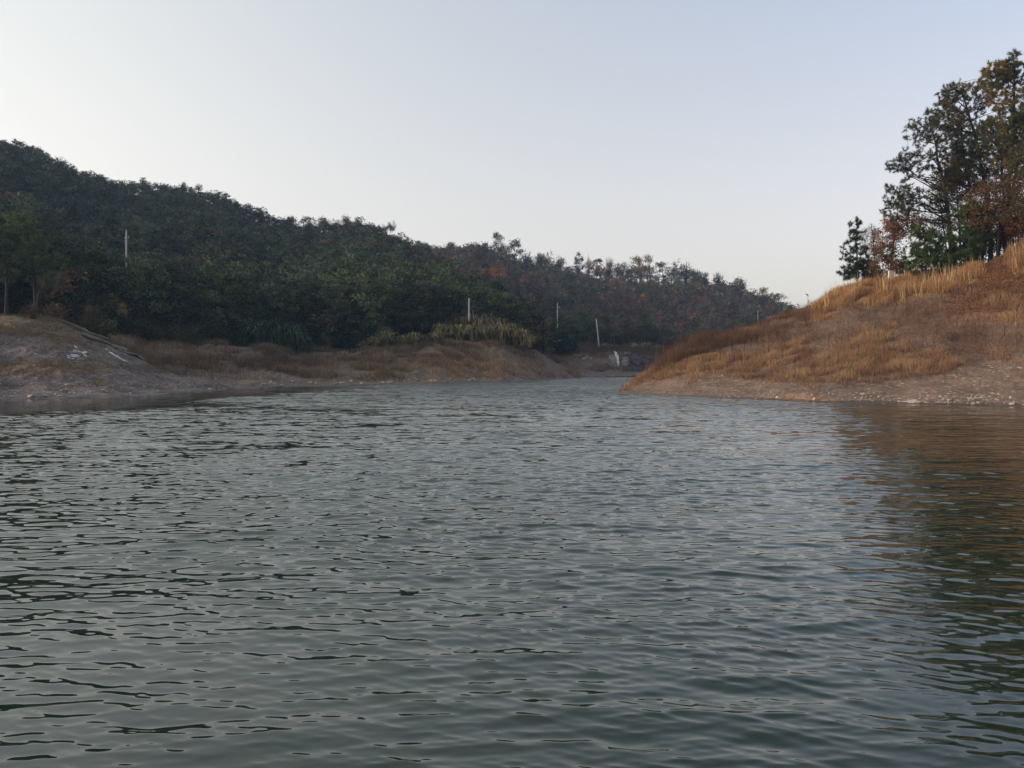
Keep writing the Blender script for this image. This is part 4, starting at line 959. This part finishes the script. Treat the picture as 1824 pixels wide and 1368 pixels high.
# left bank grass
px, py, P, t = scatter(bank, rg, 60000, (-300, 425), (2.2, 6.6)); g = bank_zones(px, py, P); u = rg.uniform(0, 1, len(P)); n_c = fbm(P[:, 0] * .6, P[:, 1] * .5, 307, 3)
A = Acc(); k = u < g * .5 * np.clip(.5 + n_c * 1.5, .05, 1); blades(A, rg, P[k], 6, .26, .022, palette(n_c[k] + rg.normal(size=k.sum()) * .3, [c3(.08, .07, .045), c3(.13, .105, .06), c3(.19, .13, .075)]), lean=.45)
k = (u > .97) & (n_c > .1); blades(A, rg, P[k], 8, .2, .02, c3(.09, .065, .055), lean=.6)
o = A.build('bank_grass', M_blade); tag(o, 'short olive brown grass on the left bank', 'grass', kind='stuff')
# middle shore
px, py, P, t = scatter(shore, rg, 110000, (150, 1030), (2.6, 7.2)); col, m_ = col_shore(px, py, P, t); u = rg.uniform(0, 1, len(P)); n_c = fbm(P[:, 0] * .35, P[:, 1] * .3, 309, 3)
bb = 1 - .9 * ell(px, py, 985, 650, 40, 36)
A = Acc(); nf = vnoise(P[:, 0] * .9, P[:, 1] * .7, 310); k = u < m_ * bb * np.clip(.30 + n_c * 1.7, .03, 1) * sstep(.25, .65, nf)
n_d = fbm(P[:, 0] * .13, P[:, 1] * .2, 315, 3)
blades(A, rg, P[k], 7, .75 * (.4 + nf[k]), .03, col[k] * (1.35 + 1.3 * n_d[k][:, None]) * (1 + .7 * n_c[k][:, None]) * rg.uniform(.35, 1.6, (k.sum(), 1)), lean=.34, spread=.3)
o = A.build('shore_grass', M_blade); tag(o, 'rusty brown weeds on the middle shore and grassy point', 'grass', kind='stuff')
px, py, P, t = scatter(rockshore, rg, 22000, (960, 1260), (3.0, 8)); col, m_ = col_rock(px, py, P, t); u = rg.uniform(0, 1, len(P)); n_c = fbm(P[:, 0] * .25, P[:, 1] * .3, 311, 3)
A = Acc(); k = (u < np.clip(.4 + n_c, 0, 1) * (1 - .95 * ell(px, py, 1110, 648, 60, 20))) | ((t > 5.7) & (u < .8))
blades(A, rg, P[k], 6, np.where(t[k] > 5.6, 1.1, .5) * (1 + .5 * n_c[k]), .045, np.where((t[k] > 5.6)[:, None], c3(.10, .088, .05), c3(.13, .08, .055)) * (1 + .5 * n_c[k][:, None]), lean=.3, spread=.3)
o = A.build('far_shore_grass', M_blade); tag(o, 'olive and brown growth over the rocky far shore', 'grass', kind='stuff')

# --- reed clumps on the grassy point
def reed_proto(seed, c, h=2.6):
    r = np.random.default_rng(seed); A = Acc(); n = 150
    az = r.uniform(0, 6.283, n); out = r.uniform(.15, 1.0, n); L = h * r.uniform(.6, 1.1, n)
    b = np.stack([np.cos(az), np.sin(az), 0 * az], 1) * (r.uniform(0, .45, (n, 1))); dirn = np.stack([np.cos(az), np.sin(az), 0 * az], 1)
    P0 = b; P1 = b + dirn * (out * L * .22)[:, None] + np.array([0, 0, 1]) * (L * .62)[:, None]
    P2 = b + dirn * (out * L * .55)[:, None] + np.array([0, 0, 1]) * (L * (.92 - .2 * out))[:, None]
    P3 = b + dirn * (out * L * .85)[:, None] + np.array([0, 0, 1]) * (L * (.85 - .55 * out))[:, None]
    s = np.cross(dirn, [0, 0, 1.]) + r.normal(size=(n, 3)) * .3; s = s / np.linalg.norm(s, axis=1)[:, None] * .05
    V = np.stack([P0 - s, P0 + s, P1 + s, P1 - s, P2 + s * .8, P2 - s * .8, P3], 1).reshape(-1, 3); o_ = np.arange(n)[:, None] * 7
    cc = np.repeat(c * r.uniform(.3, 2.0, (n, 1)), 7, 0)
    A.add(V, o_ + [5, 4, 6], np.concatenate([o_ + [0, 1, 2, 3], o_ + [3, 2, 4, 5]]), cc)
    return A
REED = []
for i, c in enumerate([c3(.13, .115, .055), c3(.11, .105, .05), c3(.15, .12, .07), c3(.05, .072, .042)]):
    o = reed_proto(600 + i, c).build('leaves', M_wleaf, link=False); REED.append(o.data); bpy.data.objects.remove(o)
def put_reed(v, pos, s, label, group=None, name='reed_clump'):
    root = bpy.data.objects.new(name, REED[v]); COL.objects.link(root); root.location = pos; root.rotation_euler = (0, 0, rs.uniform(0, 6.28)); root.scale = (s * rs.uniform(.9, 1.15), s, s * rs.uniform(.9, 1.1)); tag(root, label, 'reeds', group)
for x, y, s in [(778, 610, .85), (794, 606, 1.0), (806, 604, 1.1), (820, 608, 1.15), (833, 602, 1.25), (846, 608, 1.2), (858, 602, 1.3), (871, 609, 1.15), (884, 604, 1.25), (896, 610, 1.1), (908, 606, 1.15), (920, 612, 1.0), (932, 612, .95), (812, 596, 1.2), (840, 594, 1.3), (868, 594, 1.3), (892, 597, 1.2), (916, 600, 1.0), (786, 600, .9), (943, 616, .7)]:
    d = 112 + (610 - y) * .35; put_reed(int(rs.integers(0, 3)), (xat(x, d), d, zat(y, d) - .2), s, 'arching straw green reed clump in the big stand on the grassy point', 'reed clumps on the grassy point')
for x, y, s in [(648, 622, .6), (668, 618, .8), (686, 616, .95), (700, 618, .8), (722, 618, .75), (738, 616, .9), (752, 616, .7)]:
    d = 108; put_reed(int(rs.integers(0, 3)), (xat(x, d), d, zat(y, d) - .2), s, 'small tan reed clump at the wood edge left of the big reed stand', 'small reed clumps at the wood edge')
for x, y, s in [(430, 622, 1.0), (448, 616, 1.2), (465, 612, 1.3), (482, 618, 1.2), (500, 614, 1.25), (518, 618, 1.2), (533, 626, 1.1), (545, 630, .9), (455, 600, 1.2), (490, 600, 1.3), (520, 606, 1.1)]:
    d = 103; put_reed(3, (xat(x, d), d, zat(y, d) - .3), s, 'blue green arching bamboo clump at the edge of the cove', 'bamboo clumps at the cove edge', 'bamboo_clump')
for x, y, s, l in [(1152, 622, .8, 'straw plume grass right of the rock face'), (1172, 632, 1.1, 'pale feathery grass at the right end of the far shore'), (1130, 622, .7, 'green grass tuft above the dark rock')]:
    d = 164; put_reed(2, (xat(x, d), d, zat(y, d) - .2), s, l, None, 'grass_clump')

# --- dark weed stalks standing on the slope
ST = []
for i in range(5):
    r = np.random.default_rng(700 + i); A = Acc(); P = np.cumsum(np.vstack([[0, 0, -.1], r.normal(size=(5, 3)) * [.03, .03, 0] + [0, 0, .2]]), 0)
    tube(A, P, [.014, .013, .012, .010, .008, .004], 4, c3(.075, .05, .04))
    for q in range(5):
        j = int(r.integers(2, 5)); tube(A, [P[j], P[j] + r.normal(size=3) * [.09, .09, .02] + [0, 0, .16]], [.007, .003], 3, c3(.085, .055, .042), cap=False)
    o = A.build('stalk', M_blade, link=False); ST.append(o.data); bpy.data.objects.remove(o)
n = 0
while n < 170:
    x = rs.uniform(1190, 1824); yl = np.interp(x, [1190, 1300, 1400, 1500, 1824], [640, 600, 565, 530, 520]); y = rs.uniform(yl, yl + np.interp(x, [1190, 1400, 1824], [30, 90, 120]))
    if rs.uniform() > np.interp(x, [1190, 1350, 1520, 1650, 1824], [.6, 1, .8, .4, .5]): continue
    P = slope.at(x, y, 2.0, 6.9); o = bpy.data.objects.new('weed_stalk', ST[n % 5]); COL.objects.link(o); o.location = P; s = rs.uniform(.5, 1.15); o.scale = (1, 1, s); o.rotation_euler = (rs.normal() * .08, rs.normal() * .08, rs.uniform(0, 6)); n += 1
    tag(o, 'thin dark dead stalk standing up from the brown slope', 'weed', 'dead stalks on the slope')

# ------------------------------------------------------------------ stones
M_stone = noise_mat('stone', (.20, .16, .14), (.40, .34, .30), 3, .9, .5)
M_white = noise_mat('pale limestone', (.22, .20, .21), (.72, .69, .72), 5, .85, .9)
def stone_mesh(seed, flat=.6, n=2):
    import bmesh
    r = np.random.default_rng(seed); bm = bmesh.new(); bmesh.ops.create_icosphere(bm, subdivisions=n, radius=.5)
    off = r.uniform(0, 50)
    for v in bm.verts:
        p = np.array(v.co); f = 1 + .55 * float(fbm(p[0] * 2 + off, p[1] * 2 + p[2] * 1.7, seed, 3)); v.co = (p[0] * f, p[1] * f * .85, p[2] * f * flat)
    for _ in range(2):
        nn = rdir(r, 1)[0]; dd = r.uniform(.2, .36)
        for v in bm.verts:
            q = float(np.dot(np.array(v.co), nn))
            if q > dd: v.co = v.co - Vector(nn * (q - dd))
    me = bpy.data.meshes.new('stone'); bm.to_mesh(me); bm.free(); return me
SM = [stone_mesh(800 + i) for i in range(6)]
for m_ in SM: m_.materials.append(M_stone)
def stone(L, x, y, size, label, group=None, name='stone', white=False, tmin=1.9):
    P = L.at(x, y, tmin); o = bpy.data.objects.new(name, SM[int(rs.integers(0, 6))]); COL.objects.link(o); o.location = P + [0, 0, size * .05]
    o.scale = (size * rs.uniform(.8, 1.3), size, size * rs.uniform(.7, 1)); o.rotation_euler = (rs.normal() * .2, rs.normal() * .2, rs.uniform(0, 6)); tag(o, label, 'stone', group)
    return o
for x, y, s, l in [(1629, 717, .42, 'largest pale stone at the waterline of the slope'), (1620, 717, .26, 'round stone touching the largest shoreline stone'), (1538, 703, .32, 'flat pale stone on the beach above the undercut'),
                   (1779, 703, .22, 'pale stone right of the dead twigs'), (1802, 709, .22, 'whitish stone near the right edge beach'), (1744, 719, .26, 'stone under the dead twigs at the waterline'), (1692, 713, .26, 'tan stone between the big stone and the twigs'),
                   (1733, 720, .2, 'small stone at the water below the twigs'), (1676, 706, .2, 'lone stone on the bare beach'), (1802, 720, .3, 'stone lying in the water edge at right')]:
    stone(slope, x, y, s, l)
for i in range(120):
    x = rs.uniform(1490, 1900); y = np.interp(x, [1490, 1824, 1900], [716, 722, 726]) - abs(rs.normal()) * 9
    stone(slope, x, y, rs.uniform(.06, .17), 'small pebble-like stone on the gravel beach of the slope', 'small stones on the slope beach')
for i in range(26):
    x = rs.uniform(1300, 1500); y = rs.uniform(692, 711); stone(slope, x, y, rs.uniform(.07, .16), 'small stone on the earth beach near the slope tip', 'small stones near the slope tip')
for x, y, s, l in [(55, 707, .4, 'stone in the shallow water at the left bank'), (78, 706, .45, 'pale stone near the left waterline'), (107, 706, .35, 'stone at the left waterline right of the pale one'), (375, 694, .4, 'pale stone at the tip of the left bank')]:
    stone(bank, x, y, s, l)
for i in range(90):
    x = rs.uniform(0, 410); y = np.interp(x, [0, 200, 300, 410], [707, 704, 699, 692]) - abs(rs.normal()) * 14
    stone(bank, x, y, rs.uniform(.08, .22), 'small grey stone scattered on the left bank gravel', 'small stones on the left bank')
for i in range(60):
    x = rs.uniform(440, 1000); y = np.interp(x, [440, 620, 870, 1000], [688, 684, 679, 674]) - abs(rs.normal()) * 3
    stone(shore, x, y, rs.uniform(.15, .45), 'small stone on the middle shoreline', 'small stones on the middle shore')
# pale limestone outcrops of the left bank and the white streak of the far rock
def outcrop(L, pts, wpx, thick, label, seed, name='pale_rock', mat=None):
    r = np.random.default_rng(seed); A = Acc(); n = 26
    n = 44; P = np.array([L.at(x, y, 1.9) for x, y in pts]); k = np.linspace(0, len(P) - 1, n); kk = np.arange(len(P))
    C = np.stack([np.interp(k, kk, P[:, i]) for i in range(3)], 1)
    wv = np.interp(k, kk, wpx) / F * C[:, 1]
    tan = np.gradient(C, axis=0); tan /= np.linalg.norm(tan, axis=1)[:, None]; side = np.cross(tan, [0, -.5, .86]); side /= np.linalg.norm(side, axis=1)[:, None]
    m = 13; u = np.linspace(-1, 1, m)
    wig = (1 + .9 * fbm(k * 2.1 + seed, k * 0, seed, 4))[:, None] * (1 + .5 * fbm(k[:, None] * 3 + u[None] * 0, np.sign(u)[None] * 3. + seed + k[:, None] * 0, seed + 1, 3))
    V = C[:, None] + side[:, None] * ((u[None] * wv[:, None] * wig)[..., None] * .5)
    nrm = np.cross(side, tan); nrm *= np.sign(nrm[:, 2])[:, None]
    hgt = thick * np.clip(1 - np.abs(u) ** 2.5, 0, 1)[None] * (.5 + .9 * (fbm(V[..., 0] * 3.1, V[..., 2] * 4.3 + V[..., 1], seed, 3) + .45)) * np.sin(np.linspace(.05, 3.09, n))[:, None] ** .4 - .10
    V = V + nrm[:, None] * hgt[..., None]; idx = np.arange(n * m).reshape(n, m)
    A.add(V, None, np.stack([idx[:-1, :-1], idx[:-1, 1:], idx[1:, 1:], idx[1:, :-1]], -1).reshape(-1, 4))
    o = A.build(name, mat or M_white); tag(o, label, 'rock'); return o
WM = [stone_mesh(870 + i, .55) for i in range(4)]
for m_ in WM: m_.materials.append(M_white)
for i, (x, y, sz) in enumerate([(122, 637, .30), (126, 635, .42), (131, 634, .5), (136, 633, .4), (134, 629, .36), (139, 628, .46), (144, 627, .5), (149, 629, .46), (152, 633, .34), (154, 636, .22), (129, 639, .3), (135, 637, .36), (139, 641, .24), (137, 645, .18), (143, 639, .16), (148, 641, .15)]):
    P = bank.at(x, y, 1.9); o = bpy.data.objects.new('limestone_block', WM[i % 4]); COL.objects.link(o); o.location = P - [0, 0, sz * .08]; o.scale = (sz * rs.uniform(1.0, 1.5), sz, sz * rs.uniform(.5, .9)); o.rotation_euler = rs.normal(size=3) * .35
    tag(o, 'white limestone block in the pale patch on the left bank', 'stone', 'white limestone blocks on the left bank')
outcrop(bank, [(187, 620), (196, 628), (206, 635), (218, 641), (230, 645)], [2, 4, 5, 4, 2], .18, 'long slanting white rock streak right of the limestone lump', 3)
outcrop(bank, [(131, 616), (138, 620)], [3, 3], .15, 'short white stone above the limestone lump', 4)
outcrop(bank, [(297, 662), (306, 666), (318, 671)], [2, 3, 2], .12, 'thin pale rock strip low on the spit', 5)
M_cliff = noise_mat('cliff rock', (.10, .085, .075), (.27, .23, .20), .9, .95, .8)
M_darkrock = noise_mat('dark rock', (.035, .032, .035), (.085, .075, .078), .8, .9, .8)
outcrop(rockshore, [(1094, 627), (1097, 634), (1100, 641), (1100, 648), (1103, 655)], [4, 5, 8, 5, 3], .9, 'white chalky streak running down the far rock face', 6, 'pale_rock', noise_mat('chalk', (.45, .43, .41), (.82, .80, .78), 2, .9, .5))
outcrop(rockshore, [(1092, 632), (1093, 642), (1095, 654)], [12, 16, 12], .5, 'grey rock face left of the white streak', 7, 'rock_outcrop', M_cliff)
outcrop(rockshore, [(1112, 636), (1114, 644), (1112, 652)], [10, 14, 10], .6, 'grey rock slab right of the white streak', 8, 'rock_outcrop', M_cliff)
outcrop(rockshore, [(1118, 640), (1140, 642), (1160, 650)], [16, 22, 12], .9, 'dark boulder flank right of the white streak', 9, 'rock_outcrop', M_darkrock)
outcrop(rockshore, [(1036, 640), (1046, 638), (1054, 640)], [3, 4, 3], .5, 'flat tan ledge on the far shore', 10, 'rock_ledge', M_stone)
outcrop(rockshore, [(1066, 612), (1080, 607), (1096, 616)], [8, 14, 8], 1.2, 'rubble mound beside the leaning pole', 11, 'rubble_mound', M_cliff)

M_boulder = noise_mat('far rocks', (.08, .06, .05), (.20, .15, .12), 1.5, .95, .8)
BM = [stone_mesh(850 + i, .8, 3) for i in range(4)]
for m_ in BM: m_.materials.append(M_boulder)
for i in range(34):
    x = rs.uniform(1020, 1165); y = rs.uniform(630, 662); sz = rs.uniform(.4, 1.3); P = rockshore.at(x, y, 1.9)
    o = bpy.data.objects.new('boulder', BM[i % 4]); COL.objects.link(o); o.location = P - [0, 0, sz * .1]; o.scale = (sz * rs.uniform(.8, 1.5), sz, sz * rs.uniform(.7, 1.2)); o.rotation_euler = rs.normal(size=3) * .5; tag(o, 'weathered grey brown boulder set in the rocky far shore', 'boulder', 'boulders of the rocky far shore')
# ------------------------------------------------------------------ drainage channels on the left bank
M_conc = noise_mat('weathered concrete', (.075, .07, .068), (.17, .155, .14), 2.5, .9, .4)
def gutter(pts, wpx, label, dz=.12):
    P = np.array([bank.at(x, y, 1.9) for x, y in pts]); k = np.linspace(0, len(P) - 1, 14); kk = np.arange(len(P))
    C = np.stack([np.interp(k, kk, P[:, i]) for i in range(3)], 1); C[:, 2] += dz
    w_ = wpx / F * C[:, 1].mean(); tan = np.gradient(C, axis=0); tan /= np.linalg.norm(tan, axis=1)[:, None]; side = np.cross(tan, [0, 0, 1.]); side /= np.linalg.norm(side, axis=1)[:, None]
    sec = np.array([(-.5, .12), (-.38, .12), (-.30, -.12), (.30, -.12), (.38, .12), (.5, .12), (.5, -.3), (-.5, -.3)]) * w_ * 2.2
    V = C[:, None] + side[:, None] * sec[None, :, 0:1] + np.array([0, 0, 1.]) * sec[None, :, 1:2]; n, m = V.shape[:2]
    idx = np.arange(n * m).reshape(n, m); j = np.roll(idx, -1, 1)
    Q = np.concatenate([np.stack([idx[:-1], j[:-1], j[1:], idx[1:]], -1).reshape(-1, 4)])
    A = Acc(); A.add(V, None, Q); o = A.build('drainage_channel', M_conc); tag(o, label, 'channel')
gutter([(104, 570), (130, 580), (162, 591), (189, 601)], 4.5, 'upper concrete drainage channel coming down from the trees')
gutter([(150, 598), (175, 607), (200, 617), (224, 624)], 4.5, 'middle concrete drainage channel on the crest of the left bank')
gutter([(214, 625), (228, 631), (243, 633), (256, 633)], 3.5, 'lowest short concrete channel piece with a pale edge')

# ------------------------------------------------------------------ utility poles
M_pole = noise_mat('concrete pole', (.24, .23, .22), (.36, .345, .33), 6, .85, .15)
M_polew = noise_mat('grey wood pole', (.22, .20, .18), (.34, .31, .28), 6, .9, .2)
M_metal = noise_mat('galvanised steel', (.20, .20, .20), (.32, .32, .32), 8, .6, .1)
def pole(x, ytop, ybase, d, label, rad=.14, arm=False, lean=0.0, mat=None):
    ztop = zat(ytop, d); zb = zat(ybase, d); root = empty('utility_pole', (xat(x + lean, d), d, zb)); tag(root, label, 'pole')
    A = Acc(); tube(A, [(0, 0, -.8), (0, 0, 0), (-(lean) / F * d, 0, ztop - zb)], [rad * 1.25, rad * 1.2, rad * .8], 10); A.build('shaft', mat or M_pole, root, smooth=True)
    if arm:
        xa = -lean / F * d; A = Acc(); h = ztop - zb - 1.0; tube(A, [(xa - .2, -.16, h), (xa + .5, -.16, h)], [.045, .045], 4); A.build('crossarm', M_metal, root)
        for q in (.42, 0):
            B = Acc(); hb = h + .06 if q else ztop - zb; tube(B, [(xa + q, -.16 if q else 0, hb), (xa + q, -.16 if q else 0, hb + .12), (xa + q, -.16 if q else 0, hb + .28)], [.04, .06, .03], 6); B.build('insulator', M_metal, root)
pole(225, 412, 505, 110, 'tall pale pole with crossarm high in the wood of the left hill', rad=.125, arm=True)
pole(661.5, 457, 520, 170, 'thin pale pole half hidden by pines in the middle of the left hill', rad=.13)
pole(835.5, 531, 605, 116, 'pole rising from the reed clumps on the grassy point', rad=.13, mat=M_polew)
pole(842.5, 552, 604, 118, 'slender post just right of the reed clump pole', rad=.05, mat=M_polew)
pole(993, 540, 612, 165, 'straight pole with small crossarm in front of the far hill', rad=.12, arm=True, mat=M_polew)
pole(1062, 568, 612, 163, 'leaning pole beside the rubble mound on the far shore', rad=.14, lean=4.5)
pole(1350, 552, 590, 150, 'thin pale pole above the brown scrub of the slope', rad=.045)
pole(720, 437, 470, 210, 'distant little pale post on the spur of the left hill', rad=.12)

# ------------------------------------------------------------------ marker stone, twigs, plume stalk, aircraft
import bmesh
P = slope.at(1586, 503, 3.0); d = P[1] - .6
bm = bmesh.new(); bmesh.ops.create_cube(bm, size=1)
for v in bm.verts: v.co = (v.co.x * .42, v.co.y * .14, v.co.z * .95 + .30)
bmesh.ops.bevel(bm, geom=[e for e in bm.edges], offset=.025, segments=2, affect='EDGES', profile=.5)
me = bpy.data.meshes.new('marker_stone'); bm.to_mesh(me); bm.free(); me.materials.append(noise_mat('whitewashed stone', (.52, .47, .44), (.68, .62, .58), 5, .9, .2))
o = bpy.data.objects.new('marker_stone', me); COL.objects.link(o); o.location = (xat(1586.5, d), d, zat(492.5, d) - .30); o.rotation_euler = (.03, .02, .15); tag(o, 'small whitewashed marker stone at the edge of the golden grass', 'marker stone')
P = slope.at(1740, 712, 1.9); A = Acc(); r = np.random.default_rng(9)
for a_, b_ in [((-.45, 0, .02), (.45, -.35, .10)), ((-.1, 0, .05), (.35, .25, .22)), ((-.3, 0, .03), (-.05, .3, .2)), ((.1, -.1, .06), (.5, .1, .16))]: tube(A, curve(a_, b_, r, .06, 6), np.linspace(.022, .008, 6), 5)
o = A.build('fallen_branch', noise_mat('bleached wood', (.36, .31, .27), (.50, .44, .38), 6, .9, .2)); o.location = P + [0, 0, .05]; tag(o, 'bleached forked dead twigs lying on the gravel beach', 'branch')
for i, (x, yb, h, lab) in enumerate([(1440, 560, 36, 'single tall plume stalk standing against the sky left of the golden grass'), (1424, 566, 24, 'shorter pale stalk left of the tall plume stalk')]):
    P = slope.at(x, yb, 3); s = h / F * P[1]; A = Acc(); r = np.random.default_rng(20 + i)
    tube(A, [(0, 0, -.1), (.02, 0, s * .5), (-.04, 0, s * .92)], [.014, .012, .008], 4, c3(.2, .14, .09)); needles(A, r, np.array([[-.06, 0, s * .93], [-.10, 0, s * .98], [-.16, 0, s * 1.0]]), np.array([[-.8, 0, .5]] * 3), 26, .14, .02, c3(.12, .085, .06), spread=.5)
    for q in range(4): z0 = s * r.uniform(.3, .75); needles(A, r, np.array([[0.01, 0, z0]]), np.array([[r.choice([-.7, .7]), 0, .7]]), 4, .4, .016, c3(.2, .14, .09), spread=.2)
    o = A.build('plume_stalk', M_blade); o.location = P; tag(o, lab, 'reed')
#HAZE
# ------------------------------------------------------------------ the blue evening air
def build_haze():
    hs_ = 1520.0; z0, z1 = -4.0, 95.0
    V = [(x, y, z) for z in (z0, z1) for x, y in ((-hs_, -hs_), (hs_, -hs_), (hs_, hs_), (-hs_, hs_))]
    m = bpy.data.materials.new('evening haze'); m.use_nodes = True; n = m.node_tree; n.nodes.clear()
    out = n.nodes.new('ShaderNodeOutputMaterial'); pv = n.nodes.new('ShaderNodeVolumePrincipled')
    pv.inputs['Density'].default_value = HAZE; pv.inputs['Color'].default_value = (.42, .64, 1.0, 1); pv.inputs['Anisotropy'].default_value = 0.0
    n.links.new(pv.outputs[0], out.inputs['Volume'])
    o = mesh_obj('haze', V, np.array([(0, 3, 2, 1), (4, 5, 6, 7), (0, 1, 5, 4), (1, 2, 6, 5), (2, 3, 7, 6), (3, 0, 4, 7)]), m); tag(o, 'thin bluish evening haze', 'haze', kind='stuff')
HAZE = .00030
build_haze()
